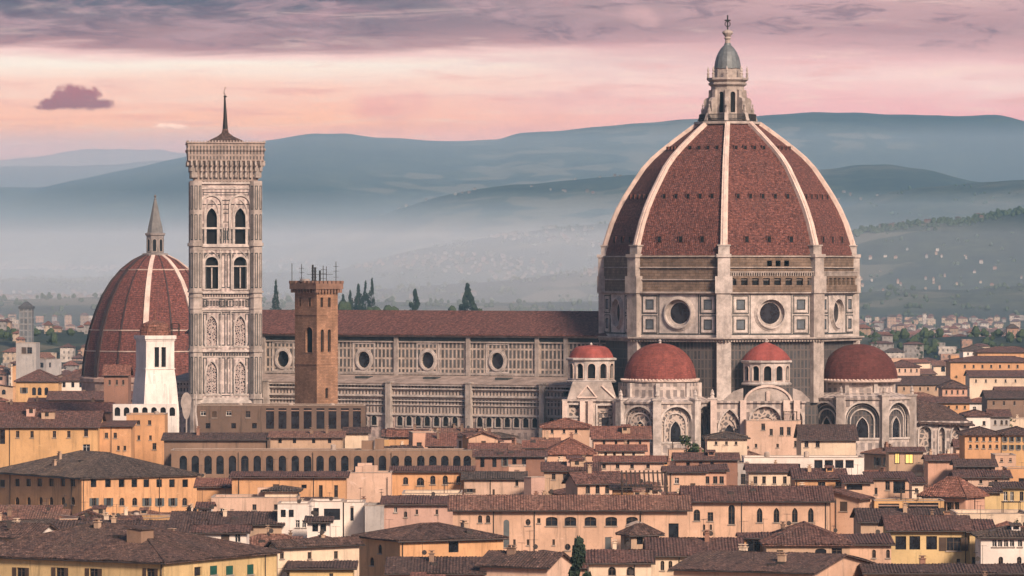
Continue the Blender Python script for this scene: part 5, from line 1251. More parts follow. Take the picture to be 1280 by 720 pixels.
H('rose wall house with scattered little windows below the cream flat roof', 479, None, 568, 630, 623, 16.4, 0, 'rose', 'brown', 'shed', D=10, W=[('f', [494.5], 637, 4.5, 7, 'rect', 'white'), ('f', [521, 546], 640, 3.5, 6, 'rect', 'plain'), ('f', [507], 643, 4, 7, 'arch', 'plain')])
# long arcade and what stands round it
H('long brown arcaded building with a row of arched openings', 214, None, 594, 563, None, 19.2, 0, 'umber', 'brown', 'flat', D=8, parapet=.3,
  W=[('f', [229, 244] + [260, 275, 290.5, 306, 321.5, 337, 353, 369, 384.5, 400, 415.5, 431, 447, 463, 478, 494, 510, 526, 541, 556, 571, 584], 581, 9, 23, 'arch', 'hole')], pipes=[('f', 298), ('f', 391), ('f', 489)])
H('low orange house with dark garage door under the left arcade', 290, None, 432, 596, 592, 18.0, 0, 'orange', 'brown', 'shed', D=7, W=[('f', [401, 420], 614, 5, 15, 'rect', 'plain'), ('f', [419.5], 603, 9, 7, 'arch', 'plain'), ('f', [380], 608, 7, 5, 'rect', 'hole'), ('f', [345], 607, 8, 4, 'rect', 'plain')], pipes=[('f', 298.5), ('f', 392)])
H('plain light pink block under the middle of the arcade', 433, None, 489, 591, None, 18.2, 0, 'pink', 'brown', 'flat', D=7, pipes=[('f', 484)])
H('orange house with four arched windows under the right end of the arcade', 490, None, 590, 589, 583, 18.2, 0, 'orange', 'brown', 'shed', D=7, W=[('f', [525.5], 602, 9, 10, 'arch', 'plain'), ('f', [541, 556.5], 600, 6, 11, 'arch', 'plain'), ('f', [507], 601, 6, 9, 'arch', 'plain'), ('f', [573], 600, 5, 10, 'arch', 'plain')])
H('ochre low house with small square windows behind the big orange corner house', -30, None, 122, 533, 514, 23.0, 0, 'ochre', 'brown', 'gable', D=15, W=[('f', [3], 546, 7, 18, 'rect', 'hole'), ('f', [22, 40, 68, 86], 543, 4, 8, 'rect', 'plain'), ('f', [107.5], 541, 5, 9, 'rect', 'plain'), ('f', [108], 560, 9, 9, 'rect', 'white')], pipes=[('f', 12)])
H('stepped orange block with tiny windows left of the dark yard', 121, None, 164, 532, 526, 23.0, 0, 'orange', 'brown', 'shed', D=9, W=[('f', [133, 144], 544, 4.5, 7, 'rect', 'plain'), ('f', [148, 156, 166], 560, 3, 6, 'rect', 'plain')], pipes=[('f', 139)])
H('flat topped orange block right of the ochre low house', 158, None, 206, 518, None, 24.8, 0, 'orange', 'brown', 'flat', D=8, W=[('f', [173, 187], 528, 4, 6, 'rect', 'plain'), ('f', [173.5, 188], 547, 3.5, 6, 'rect', 'plain'), ('f', [193], 558, 4.5, 8, 'rect', 'plain')])
H('brown ruinous hall with tall dark bays below the brick tower', 243, None, 456, 507, None, 25.5, 0, 'dun', 'dark', 'flat', D=9, Y=908, parapet=0.9,
  W=[('f', [337.5, 353, 369, 384.5, 400.5, 415.5, 431, 446], 523, 9.5, 26, 'rect', 'hole'), ('f', [254, 286], 516, 7, 7, 'rect', 'white'), ('f', [268, 310], 518, 6, 8, 'rect', 'plain'), ('f', [260, 292, 318], 532, 6, 7, 'rect', 'hole')])
H('dark low shed roof before the left end of the ruinous hall', 205, None, 332, 549, 541, 20.0, 0, 'brown', 'dark', 'shed', D=6, Y=892, chim=1)
H('rusty low roof before the tall bays of the ruinous hall', 338, None, 428, 546, 539, 20.0, 0, 'tan', 'rust', 'shed', D=6, Y=892, W=[('f', [350, 368, 392, 412], 551, 4, 6, 'rect', 'hole')], chim=2)
H('small pale yellow gable among dark roofs below the brick tower', 431, None, 460, 540, 534, 20.8, 0, 'cream', 'dark', 'shed', D=4, Y=900)
H('rusty red low house with dark slots above the ochre low house', -20, None, 138, 514, 503, 20.5, 0, 'brick', 'red', 'gable', D=11, W=[('f', [18, 42, 75], 520, 5, 7, 'rect', 'hole'), ('f', [97], 519, 4, 8, 'rect', 'plain')], chim=2)
H('orange house with arched loggia at far left below the distant chapel', 20, None, 73, 476, 463, 21.0, 0, 'ochre', 'brown', 'hip', D=12, W=[('f', [42.5, 49.5, 58], 489, 5, 10, 'arch', 'hole'), ('f', [30], 488, 5, 7, 'rect', 'plain')])
H('long white house with a row of brown shuttered windows below the distant chapel', 73, None, 129, 475, 462, 21.0, 0, 'white', 'brown', 'hip', D=12, W=[('f', [80, 91, 101, 111, 119], 481, 3.6, 6.5, 'rect', 'hole'), ('f', [70, 84, 96], 491, 3, 4, 'rect', 'plain')])
H('brown house with dark windows below the long white house', 60, None, 166, 499, 489, 20.5, 0, 'brick', 'brown', 'gable', D=12, W=[('f', [80, 95, 110, 126], 506, 4, 7, 'rect', 'hole')], chim=1)
H('tall brown tenement with bricked base in front of the distant chapel', 130, None, 160, 468, 456, 27.0, 0, 'brick', 'red', 'gable', D=9, Y=1120, W=[('f', [137, 146, 154], 478, 3, 6, 'rect', 'plain')])
H('orange low building at the foot of the white tower', 150, None, 222, 520, 514, 21.8, 0, 'ochre', 'brown', 'shed', D=6, W=[('f', [170, 190, 210], 527, 3, 5, 'rect', 'plain')]) if False else None
# centre
H('long pink house with a row of half round windows, centre foreground', 566, None, 859, 636, 619.5, 16.5, 0, 'peach', 'rust', 'gable', D=11,
  W=[('f', [689.5, 713, 738, 764, 790], 652, 15, 11, 'segment', 'plain'), ('f', [633], 667, 7, 34, 'arch', 'cgrey'), ('f', [660], 653, 6, 8, 'round', 'plain'), ('f', [673.5], 651, 4, 6, 'rect', 'plain'), ('f', [709.5], 684, 7, 8, 'round', 'plain'), ('f', [600, 610], 649, 5, 9, 'arch', 'plain'),
     ('f', [643, 660, 692], 678, 3, 7, 'rect', 'plain'), ('f', [760], 679, 7, 16, 'rect', 'cgrey'), ('f', [842], 664, 13, 20, 'rect', 'hole')], pipes=[('f', 617), ('f', 668), ('f', 801)], chim=2, ant=1, over=.8)
H('square stone kiosk with stepped roof before the long pink house', 776, 789, 824, 667, 655, 15.5, 25, 'tan', 'dark', 'hip', W=[('f', [800, 815], 676, 8, 9, 'rect', 'hole'), ('l', [783], 676, 6, 10, 'rect', 'hole')])
H('rosy stepped house with upper block, behind the long pink house', 580, None, 656, 598, 590, 17.2, 0, 'pink', 'grey', 'gable', D=10, W=[('f', [587], 613, 7, 5, 'rect', 'plain'), ('f', [617], 616, 3, 8, 'rect', 'plain'), ('f', [623, 630, 634], 603, 3.5, 9, 'rect', 'plain'), ('f', [646], 604, 4, 7, 'rect', 'plain')], pipes=[('f', 613)])
H('darker rose cube at the right of the rosy stepped house', 655, 664, 681, 597, None, 17.6, 40, 'rose', 'brown', 'flat')  # darker wall colour carries the shade of the stepped house's right side
H('pink tower-like attic block on the rosy stepped house row', 636, None, 657, 583, None, 19.0, 0, 'pink', 'brown', 'flat', D=6, W=[('f', [646], 589, 6, 4, 'rect', 'plain')])
H('dark red-brown house with a row of windows and shutters, centre', 594, None, 681, 570, 563, 19.0, 0, 'brick', 'brown', 'gable', D=9, W=[('f', [603, 618, 643, 655], 578, 5, 12, 'rect', 'hole'), ('f', [631], 577, 4, 11, 'rect', 'grey'), ('f', [668], 576, 6, 11, 'rect', 'white')])
H('low white house with red roof left of the small red roofs, centre', 588, None, 630, 561, 554, 19.4, 0, 'white', 'red', 'gable', D=9, W=[('f', [598, 612], 565, 3, 4, 'rect', 'plain')])
H('long low white wall house stepping up to the right, centre', 656, None, 706, 559, 551, 19.6, 0, 'white', 'red', 'gable', D=8, W=[('f', [664, 673, 684, 694], 564, 3, 4, 'rect', 'plain')])
H('peach house with broad red roof below the cathedral corner chapel', 684, None, 742, 566, 549, 19.2, 0, 'peach', 'red', 'hip', D=14, W=[('f', [700, 715, 730], 572, 4, 5, 'rect', 'plain')], chim=1)
H('salmon house with long red tiled roof under the left half dome', 742, None, 812, 548, 533, 20.5, 0, 'salmon', 'red', 'gable', D=14, W=[('f', [755, 770, 785, 800], 553, 3.5, 5, 'rect', 'plain')], chim=1)
H('small red roofed house at the cathedral wall left of the corner chapel', 678, None, 737, 534, 524, 21.5, 0, 'peach', 'red', 'hip', D=11, W=[('f', [690, 705, 720], 539, 3, 5, 'rect', 'plain')])
H('white house with row of tiny windows between red roofs, centre right', 748, None, 806, 563, 556, 19.2, 0, 'cream', 'red', 'gable', D=8, W=[('f', [757, 768, 779, 792], 568, 3.5, 5, 'rect', 'plain')], chim=1)
H('pink low house with terrace below the white row of tiny windows', 745, None, 830, 577, 570, 18.4, 0, 'pink', 'red', 'gable', D=9, W=[('f', [755, 772, 790, 810], 583, 4, 5, 'rect', 'plain')], ant=1)
H('cream house with arched doors, left of the black slatted roof', 707, 722, 779, 603, 590, 17.4, 22, 'peach', 'brown', 'gable', W=[('f', [735, 747, 759, 770], 612, 5, 10, 'arch', 'plain')], chim=1)
H('tan house with pale wall and shutters behind the cream arched doors', 680, None, 748, 588, 578, 18.2, 0, 'tan', 'brown', 'gable', D=10, W=[('f', [692, 706, 722, 738], 596, 4.5, 7, 'rect', 'plain')], chim=2)
H('orange low wall house under the black slatted roof', 766, None, 812, 611, 606, 17.0, 0, 'orange', 'dark', 'shed', D=5)
H('peach house with crooked roofline right of the black slatted roof', 832, None, 882, 590, 584, 17.6, 0, 'peach', 'brown', 'gable', D=10, W=[('f', [846], 601, 5, 7, 'rect', 'white'), ('f', [866], 609, 6, 10, 'rect', 'plain')], pipes=[('f', 838)])
H('salmon house with three brown windows beside the grey-white house', 880, None, 908, 588, 582, 17.8, 0, 'salmon', 'brown', 'shed', D=9, W=[('f', [884, 894, 902], 600, 5.5, 9, 'rect', 'plain')])
H('grey-white narrow house with two dark windows, right of the brown windows', 907, None, 936, 579, None, 17.6, 0, 'grey', 'brown', 'flat', D=8, W=[('f', [915.5], 593, 7, 5, 'rect', 'plain'), ('f', [929], 599, 6, 13, 'rect', 'plain')])
H('long red-brown wall house with peeling plaster above the salmon house', 845, None, 922, 574, 566, 18.6, 0, 'brick', 'brown', 'gable', D=9, W=[('f', [860, 876, 890], 580, 4, 5, 'rect', 'hole')], chim=2)
H('white shuttered front with wooden posts below the white canopy terrace', 936, None, 996, 589, 580, 17.4, 0, 'cream', 'brown', 'gable', D=10, W=[('f', [944, 955, 968, 981, 990], 600, 4.5, 9, 'rect', 'plain')], chim=1)
H('wide white canopy terrace with dark bays below the cathedral apse', 930, None, 1080, 572, 564, 18.4, 0, 'white', 'brown', 'flat', D=9, parapet=.35, W=[('f', [1023, 1036, 1049, 1062], 580, 10, 10, 'rect', 'hole'), ('f', [945, 962, 979, 996], 583, 9, 7, 'rect', 'hole')])
H('pale rose convent house with small windows before the cathedral apse', 933, None, 1001, 526, None, 22.4, 0, 'pink', 'dark', 'flat', D=9, parapet=.5, W=[('f', [954], 533, 4.5, 9, 'rect', 'plain'), ('f', [964], 540, 4, 8, 'rect', 'plain'), ('f', [977, 986], 539, 5, 10, 'rect', 'plain'), ('f', [995], 555, 5, 8, 'rect', 'plain'), ('f', [945, 972], 557, 3, 5, 'rect', 'plain')])
H('brown sloping roof and pale wall joined to the right of the convent house', 1001.5, None, 1070, 549, 531, 20.6, 0, 'cream', 'dark', 'gable', D=15, W=[('f', [1008, 1022], 555, 5, 8, 'rect', 'plain')])
H('pale rubble terrace house with round roof left of the convent house', 884, None, 934, 548, 541, 20.6, 0, 'cream', 'grey', 'hip', D=10, W=[('f', [895, 908, 920], 554, 3, 4, 'rect', 'plain')])
# church-like hall and houses right of it
H('long peach hall with four tall arched windows and dark eaves', 858, None, 1037, 625, 608, 16.8, 0, 'peach', 'brown', 'gable', D=12, over=.8,
  W=[('f', [871], 644, 8, 14, 'arch', 'plain'), ('f', [888], 646, 7, 11, 'rect', 'plain'), ('f', [914.5], 643.5, 8, 24, 'arch', 'plain'), ('f', [949.5, 970.5, 993.5, 1013.5], 644, 7, 18, 'lancet', 'plain'), ('f', [880, 888.5], 659, 3, 7, 'arch', 'plain')], pipes=[('f', 927), ('f', 1032)], chim=2)
H('peach annexe with two square windows at the right end of the arched hall', 1038, 1074, 1088, 623, 612, 16.9, 64, 'peach', 'brown', 'shed', W=[('l', [1054.5, 1068.5], 633, 9, 12, 'rect', 'plain'), ('l', [1047], 651, 18, 8, 'rect', 'hole')], pipes=[('l', 1045)], ant=1)
H('low peach house under a big dark roof, right of the orange dormer', 958, None, 1062, 680, 655, 15.8, 0, 'tan', 'brown', 'hip', D=15, W=[('f', [1026], 690, 14, 8, 'segment', 'hole'), ('f', [1046], 690, 13, 9, 'rect', 'plain'), ('f', [975], 692, 8, 8, 'rect', 'plain')], chim=1)
H('peach end house with two arched windows left of the yellow house', 1060, None, 1114, 680, 668, 15.4, 0, 'peach', 'brown', 'shed', D=9, W=[('f', [1092.5, 1110], 692, 4.5, 11, 'arch', 'plain')])
H('orange dormer tower with one big dark opening and flat cap', 927, None, 960, 672, 668, 16.2, 0, 'orange', 'brown', 'gable', D=6, W=[('f', [941.5], 684, 17, 17, 'rect', 'hole')])
H('dark roofed house with seven small windows left of the orange dormer', 812, None, 927, 694, 673, 15.2, 0, 'cream', 'brown', 'gable', D=14, W=[('f', [828, 838], 707, 5, 12, 'arch', 'plain'), ('f', [868.5, 884, 893.5], 708, 7, 10, 'rect', 'plain'), ('f', [910, 919], 705, 8, 5, 'rect', 'hole'), ('f', [854], 706, 4, 8, 'rect', 'plain')], pipes=[('f', 849)], chim=1)
H('small white gabled house below the half round windows', 736, None, 814, 703, 688, 15.0, 0, 'cream', 'brown', 'gable', D=11, W=[('f', [765, 788], 714, 10, 11, 'arch', 'plain')], pipes=[('f', 793)], chim=1)
H('big plain dark roof with peach gable at the bottom right of centre', 842, 1015, 1090, 716, 691, 14.2, 66, 'peach', 'dark', 'gable', ridge='l', chim=2)
H('yellow house with four wide dark windows, right foreground', 1113, None, 1211, 662, 645, 16.2, 0, 'yellow', 'brown', 'gable', D=13, over=.7, W=[('f', [1126, 1143.5, 1164.5], 678.5, 13, 17, 'rect', 'hole'), ('f', [1192], 680, 18, 17, 'rect', 'plain'), ('f', [1198], 701, 5, 4, 'rect', 'plain')], pipes=[('f', 1207)], chim=1)
H('ochre side wing with two arched windows joined to the yellow house', 1212, None, 1241, 664, 650, 16.0, 0, 'yellow', 'brown', 'gable', D=12, W=[('f', [1221.5, 1232], 681, 6, 15, 'arch', 'plain'), ('f', [1220], 702, 10, 11, 'rect', 'plain')])
H('white loggia house with glazed upper windows at the right edge', 1226, None, 1300, 671, 660, 15.8, 0, 'white', 'grey', 'hip', D=8, W=[('f', [1243, 1250, 1257.5, 1265, 1275], 679, 5.5, 9, 'rect', 'white'), ('f', [1251, 1274], 702, 6, 13, 'arch', 'plain')])
H('low dark roof across the bottom right corner', 1083, None, 1310, 716, 708, 13.6, 0, 'tan', 'dark', 'gable', D=10, chim=1)
H('dark hipped roof house behind the yellow house, with garage openings', 1076, None, 1178, 652, 636, 15.2, 0, 'tan', 'dark', 'gable', D=15, chim=1)
H('orange house with wide black garage openings, right of the arched hall', 1093, None, 1180, 626, None, 16.4, 0, 'ochre', 'brown', 'flat', D=6, W=[('f', [1111], 634, 26, 9, 'rect', 'hole'), ('f', [1154], 634, 38, 11, 'rect', 'hole')])
H('salmon house with red hipped roof and three brown windows, right side', 1152, 1207, 1231, 619, 598, 17.0, 55, 'salmon', 'red', 'hip', W=[('l', [1186, 1196, 1204], 633, 6, 11, 'rect', 'plain')], pipes=[('f', 1218)], chim=1)
H('low orange house with two small windows below the white canopy terrace', 994, None, 1057, 598, 586, 17.6, 0, 'orange', 'brown', 'gable', D=13, W=[('f', [1027, 1049], 605, 9, 6, 'rect', 'plain')], pipes=[('f', 996), ('f', 1054)], chim=1)
H('tall peach corner house with recessed dark loggia, right of the canopy terrace', 1087, None, 1142, 598, 592, 17.4, 0, 'peach', 'brown', 'shed', D=9, W=[('f', [1109.5], 607, 6, 11, 'rect', 'plain'), ('f', [1124], 609, 15, 15, 'rect', 'hole'), ('f', [1095], 614, 4, 8, 'rect', 'plain')])
H('narrow cream house with one small window beside the recessed loggia', 1140, None, 1154, 603, 597, 17.2, 0, 'cream', 'brown', 'shed', D=6, W=[('f', [1145.5], 613, 4, 6, 'rect', 'plain')])
H('peach house with antenna and wide window, left of the recessed loggia', 1056, None, 1088, 603, 594, 17.4, 0, 'peach', 'brown', 'shed', D=8, W=[('f', [1068], 609, 20, 7, 'rect', 'hole')], ant=2)
lit = H('small hut with glowing yellow windows before the apse', 1111, None, 1154, 564, 559, 19.6, 0, 'tan', 'brown', 'gable', D=7, W=[])
H('salmon house with pillared porch right of the glowing hut', 1160, None, 1196, 575, 569, 18.4, 0, 'salmon', 'brown', 'gable', D=8, W=[('f', [1171], 581, 9, 12, 'rect', 'hole'), ('f', [1185], 579, 5, 9, 'rect', 'plain')], chim=1)
H('brown low house with slatted front right of the pillared porch', 1196, None, 1244, 582, 574, 17.8, 0, 'brown', 'dark', 'gable', D=8, W=[('f', rng(1202, 1238, 7), 589, 3, 7, 'rect', 'hole')])
H('pink low house with terrace roof below the slatted front', 1196, None, 1262, 596, 588, 17.4, 0, 'pink', 'brown', 'gable', D=9, W=[('f', [1208, 1226, 1245], 602, 4, 5, 'rect', 'plain')])
H('ochre house with two tall white framed windows at the right edge', 1246, None, 1296, 609, 603, 17.2, 0, 'yellow', 'dark', 'gable', D=8, W=[('f', [1257, 1265], 620, 5, 12, 'rect', 'white'), ('f', [1277], 620, 5, 12, 'rect', 'plain')])
H('yellow low wall house left of the tall white framed windows', 1229, None, 1250, 615, 610, 16.8, 0, 'yellow', 'brown', 'shed', D=6)
H('flat grey roof terrace right of the red hipped roof house', 1196, None, 1286, 642, None, 15.2, 0, 'cream', 'grey', 'flat', D=11)
H('orange tenement with two rows of tiny windows right of the eastern chapel', 1206, None, 1252, 543, 535, 21.4, 0, 'orange', 'dark', 'hip', D=11, W=[('f', rng(1213, 1246, 5), 549, 3, 5, 'rect', 'plain'), ('f', rng(1213, 1246, 5), 558, 3, 5, 'arch', 'plain')])
H('ochre tenement with dark shutters at the right edge, beside the orange tenement', 1251, None, 1300, 543, 535, 21.4, 0, 'ochre', 'dark', 'hip', D=11, W=[('f', rng(1256, 1290, 5), 549, 3, 6, 'rect', 'grey'), ('f', rng(1256, 1290, 5), 559, 3, 6, 'rect', 'grey')])
H('peach cube house with terrace above the pink low terrace house', 1244, None, 1270, 569, None, 18.6, 0, 'peach', 'brown', 'flat', D=8, W=[('f', [1252, 1263], 575, 3, 4, 'rect', 'plain')])
# right middle distance
H('white house with round gable shoulders above the orange tenement', 1208, None, 1238, 519, 515, 22.0, 0, 'white', 'brown', 'hip', D=10, W=[('f', [1214, 1230], 529, 3.5, 5, 'rect', 'plain')])
H('grey town house with arched door right of the white shouldered house', 1238, None, 1262, 520, 512, 21.6, 0, 'grey', 'brown', 'gable', D=10, W=[('f', [1244, 1252, 1258], 528, 3, 6, 'arch', 'plain')])
H('long orange palace with stepped roofline at the far right', 1188, None, 1300, 452, 446, 24.0, 0, 'orange', 'brown', 'hip', D=16, W=[('f', rng(1206, 1294, 9), 458, 2.6, 4, 'rect', 'plain')])
H('upper orange wing of the long palace at the right edge', 1222, None, 1300, 440, 434, 25.5, 0, 'orange', 'brown', 'hip', D=14, Y=1600, W=[('f', rng(1230, 1294, 6), 447, 2.4, 4, 'rect', 'plain')])
H('bright white villa with round roof above the long orange palace', 1204, None, 1236, 438, 432, 22.0, 0, 'white', 'grey', 'hip', D=16, W=[('f', rng(1210, 1230, 4), 442, 2, 3, 'rect', 'plain')])
H('salmon house with four windows and dark roof below the long orange palace', 1178, None, 1209, 484, 476, 21.5, 0, 'salmon', 'dark', 'hip', D=12, W=[('f', rng(1183, 1204, 4), 490, 2.6, 5, 'rect', 'plain')])
H('cream long house with dark roof below the long orange palace', 1212, None, 1300, 470, 463, 22.0, 0, 'cream', 'brown', 'gable', D=13, W=[('f', rng(1220, 1294, 7), 476, 2.4, 4, 'rect', 'plain')])
H('orange low gallery house right of the dark half dome', 1150, None, 1212, 503, 496, 21.0, 0, 'orange', 'brown', 'gable', D=12, W=[('f', rng(1156, 1206, 6), 509, 2.6, 4, 'rect', 'plain')])
H('dark roofed long house with cream band right of the dark half dome', 1122, None, 1188, 480, 470, 21.2, 0, 'tan', 'dark', 'gable', D=16, W=[('f', rng(1130, 1180, 6), 486, 2.4, 4, 'rect', 'plain')])
H('pink cluster house with small windows above the dark half dome', 1112, None, 1150, 458, 451, 22.0, 0, 'pink', 'brown', 'hip', D=14, W=[('f', rng(1117, 1146, 5), 463, 2.2, 4, 'rect', 'plain')])
H('dark arched-roof warehouse at the right edge below the cream long house', 1234, None, 1300, 497, 488, 20.5, 0, 'brown', 'dark', 'gable', D=14, W=[('f', rng(1242, 1294, 5), 504, 2.8, 5, 'rect', 'plain')])

# windows that glow
def lamp_mat():
    m = bpy.data.materials.new('lit window'); m.use_nodes = True; p = m.node_tree.nodes['Principled BSDF']
    p.inputs['Base Color'].default_value = (.5, .35, .12, 1); p.inputs['Emission Color'].default_value = (1.0, .62, .16, 1); p.inputs['Emission Strength'].default_value = 0.55
    return m
def glow():
    root, base, pt, zf, faces = lit; A, B, d = faces['f']; m = lamp_mat()
    for px, w, y0, y1 in ((1121.5, 5, 579, 567), (1136.5, 9, 579, 568)):
        Y = A[1]; s = X_at(px, Y) - A[0]; hw = w / F * Y / 2; mb = MB(); mb.mi = 0; pane(mb, A, d, s - hw, s + hw, Z_at(y0, Y), Z_at(y1, Y), 'rect', .03, 0); mb.mi = 1; pframe(mb, A, d, s - hw - .1, s + hw + .1, Z_at(y0, Y) - .1, Z_at(y1, Y) + .1, .13, .08)
        p0 = A[0] + s; mb.box(p0 - .04, p0 + .04, A[1] - .09, A[1] - .03, Z_at(y0, Y), Z_at(y1, Y)); mb.build('window', [m, WFRAME], root, base)
glow()
# black slatted roof and small things that stand among the roofs
def pergola():
    Y = 770.0; z = lambda y: Z_at(y, Y); x0, x1 = X_at(778, Y), X_at(834, Y); base = ((x0 + x1) / 2, Y + 3, 0)
    root = thing('slatted_pergola', 'black slatted sloping pergola roof between peach houses', 'pergola', base)
    mb = MB()
    for i in range(11):
        x = x0 + (x1 - x0) * i / 10; mb.hexa([(x - .13, Y, z(607)), (x + .13, Y, z(607)), (x + .13, Y + 5, z(591.5)), (x - .13, Y + 5, z(591.5))], [(x - .13, Y, z(605)), (x + .13, Y, z(605)), (x + .13, Y + 5, z(589.5)), (x - .13, Y + 5, z(589.5))])
    mb.build('slats', SOFFIT, root, base)
    fb = MB()
    for yy, y in ((0, 608), (5, 592)): fb.box(x0 - .2, x1 + .2, Y + yy - .1, Y + yy + .1, z(y + 1.5), z(y))
    for xx in (x0, x1):
        for yy in (0, 5): fb.box(xx - .12, xx + .12, Y + yy - .12, Y + yy + .12, 0, z(609 if not yy else 593))
    fb.build('posts', SOFFIT, root, base)
pergola()
def parasol(px, py, Y, label):
    x, z = X_at(px, Y), Z_at(py, Y); base = (x, Y, 0); root = thing('terrace_parasol', label, 'parasol', base)
    mb = MB(); mb.tube([(x, Y, 0), (x, Y, z + .1)], .06, 5); mb.build('pole', PIPE, root, base)
    mb = MB(); mb.lathe((x, Y), [(1.7, z - .55), (1.72, z - .5), (.9, z - .12), (.05, z + .15)], 8); mb.build('canopy', plain('parasol cloth', (.35, .27, .22)), root, base)
parasol(796, 652, 714, 'brown terrace parasol in front of the half round windows')
def tank(px, py, Y, label):
    x, z = X_at(px, Y), Z_at(py, Y); mb = MB(); mb.lathe((x, Y), [(.9, 0), (.9, z), (.7, z + .35), (.1, z + .5)], 14)
    o = mb.build('water_tank', plain('pale tank', (.45, .42, .38)), None, (x, Y, 0)); tag(o, label, 'water tank')
# street lamp mast and shield-like dish left of the bell tower foot
def mast():
    Y = 900.0; x = X_at(243, Y); base = (x, Y, 0); root = thing('lamp_mast', 'pale mast with oval shield at the foot of the bell tower', 'mast', base); z = lambda y: Z_at(y, Y)
    mb = MB(); mb.tube([(x + .6, Y, 0), (x + .6, Y, z(540)), (x + .2, Y, z(515)), (x + .4, Y, z(489))], [.3, .25, .2, .12], 6); mb.build('pole', MARBLE, root, base)
    xs = X_at(233, Y); o = [(xs + 1.05 * math.cos(a) * (1 if math.sin(a) > 0 else .8), z(505) + (2.2 if math.sin(a) > 0 else 2.9) * math.sin(a)) for a in [i * math.pi / 10 for i in range(20)]]
    sb = MB(); sb.loft([[(p, Y + .2, q) for p, q in o], [(p, Y - .15, q) for p, q in o]]); sb.tube([(xs, Y, z(520)), (xs, Y, 0)], .15, 6); sb.build('shield', plain('shield plaster', (.34, .29, .26)), root, base)
mast()
# distant tower block at the far left, and the pale block before it
def tower_block():
    Y = 2300.0; z = lambda y: Z_at(y, Y); x0, x1 = X_at(24, Y), X_at(40, Y); base = ((x0 + x1) / 2, Y + 4, 0)
    root = thing('tower_block', 'lone grey tower block with dark cap far off at the left edge', 'tower block', base)
    mb = MB(); mb.box(x0, x1, Y, Y + 9, 0, z(386)); mb.build('shaft', panelled('tower block', (.22, .22, .22), (.07, .08, .09), 2.0, 3.0, .35), root, base)
    mb = MB(); mb.box(x0 - .4, x1 + .4, Y - .4, Y + 9.4, z(386), z(383)); mb.loft([[(x0, Y, z(383)), (x1, Y, z(383)), (x1, Y + 9, z(383)), (x0, Y + 9, z(383))], [(x0 + 2.6, Y + 3, z(377)), (x1 - 2.6, Y + 3, z(377)), (x1 - 2.6, Y + 6, z(377)), (x0 + 2.6, Y + 6, z(377))]]); mb.build('cap', plain('slate cap', (.07, .07, .075)), root, base)
    OCC.append((base[0], Y + 4, 10, None))
tower_block()
H('pale grey office block with blank side below the lone tower block', 20, None, 45, 429, None, 22.0, 0, 'grey', 'grey', 'flat', D=14, Y=1700, name='office_block', cat='office block', group=None, W=[('f', [30, 37], 438, 6, 8, 'rect', 'plain')])

# ------------------------------------------------------------------ trees
LEAFM = {}
def leafmat(name, a, b):
    if name in LEAFM: return LEAFM[name]
    m, t, p = mat_base('leaves ' + name); g = geo(t); n = t.noise(g, 1.4, 4, 0.7)
    t.l.new(t.mix(t.smooth(n, 0.3, 0.7), a, b), p.inputs['Base Color']); p.inputs['Roughness'].default_value = 0.85; LEAFM[name] = m; return m
BARK = plain('bark', (0.07, 0.05, 0.035))
CROWN = {}
def tree(name, label, x, y, z0, h, w, kind, leaf, n=900, seed=1, group=None, cat='tree'):
    r = random.Random(seed); base = (x, y, z0); root = thing(name, label, cat, base, group)
    tb = MB(); th = h * (.12 if kind == 'cypress' else .42)
    tb.tube([(x, y, z0 - .3), (x + r.uniform(-.02, .02) * h, y, z0 + th * .5), (x, y, z0 + h * (.8 if kind == 'cypress' else .6))], [h * .022 + .08, h * .018 + .05, .03], 6)
    if kind != 'cypress':
        for k in range(5):
            a = r.uniform(0, 6.28); tb.tube([(x, y, z0 + th * r.uniform(.7, 1)), (x + math.cos(a) * w * .25, y + math.sin(a) * w * .25, z0 + h * r.uniform(.55, .8))], [h * .012 + .03, .02], 5)
    tb.build('trunk', BARK, root, base)
    cb = MB(); clumps = []
    if kind == 'cypress':
        for k in range(46):
            f = r.random() ** .8; rr = w / 2 * (1 - f) ** .85 * (.45 + .55 * min(1, f * 8)); a = r.uniform(0, 6.28); q = r.uniform(.35, .85)
            clumps.append((x + rr * q * math.cos(a), y + rr * q * math.sin(a), z0 + h * (.04 + .94 * f), max(.05 * w, rr * .42), h * .05))
    else:
        for k in range(26):
            a = r.uniform(0, 6.28); f = r.uniform(-.9, 1); rr = w / 2 * math.sqrt(max(0, 1 - f * f)) * r.uniform(.35, .95)
            clumps.append((x + rr * math.cos(a), y + rr * math.sin(a), z0 + h * (.64 + .33 * f), w * r.uniform(.12, .22), w * .15))
    s = max(.10, w * (.035 if kind == 'cypress' else .05))
    for i in range(n):
        cx, cy, cz, cr, ch = clumps[i % len(clumps)]; d = Vector((r.gauss(0, 1), r.gauss(0, 1), r.gauss(0, 1))).normalized() * (r.random() ** .4)
        c = Vector((cx + d.x * cr, cy + d.y * cr, cz + d.z * ch * (1.6 if kind == 'cypress' else 1)))
        nrm = (d + Vector((r.uniform(-.6, .6), r.uniform(-.6, .6), r.uniform(-.3, .9)))).normalized(); a = nrm.orthogonal().normalized(); b = nrm.cross(a); ss = s * r.uniform(.6, 1.5)
        up = Vector((0, 0, ss * (1.2 if kind == 'cypress' else .2)))
        cb.face([c - a * ss, c - b * ss * .8, c + a * ss + up * .3, c + b * ss * .8 + up])
    cb.build('crown', leaf, root, base)
CYP = leafmat('cypress', (0.010, 0.020, 0.014), (0.030, 0.048, 0.026)); BRO = leafmat('broadleaf', (0.018, 0.030, 0.014), (0.055, 0.075, 0.028))
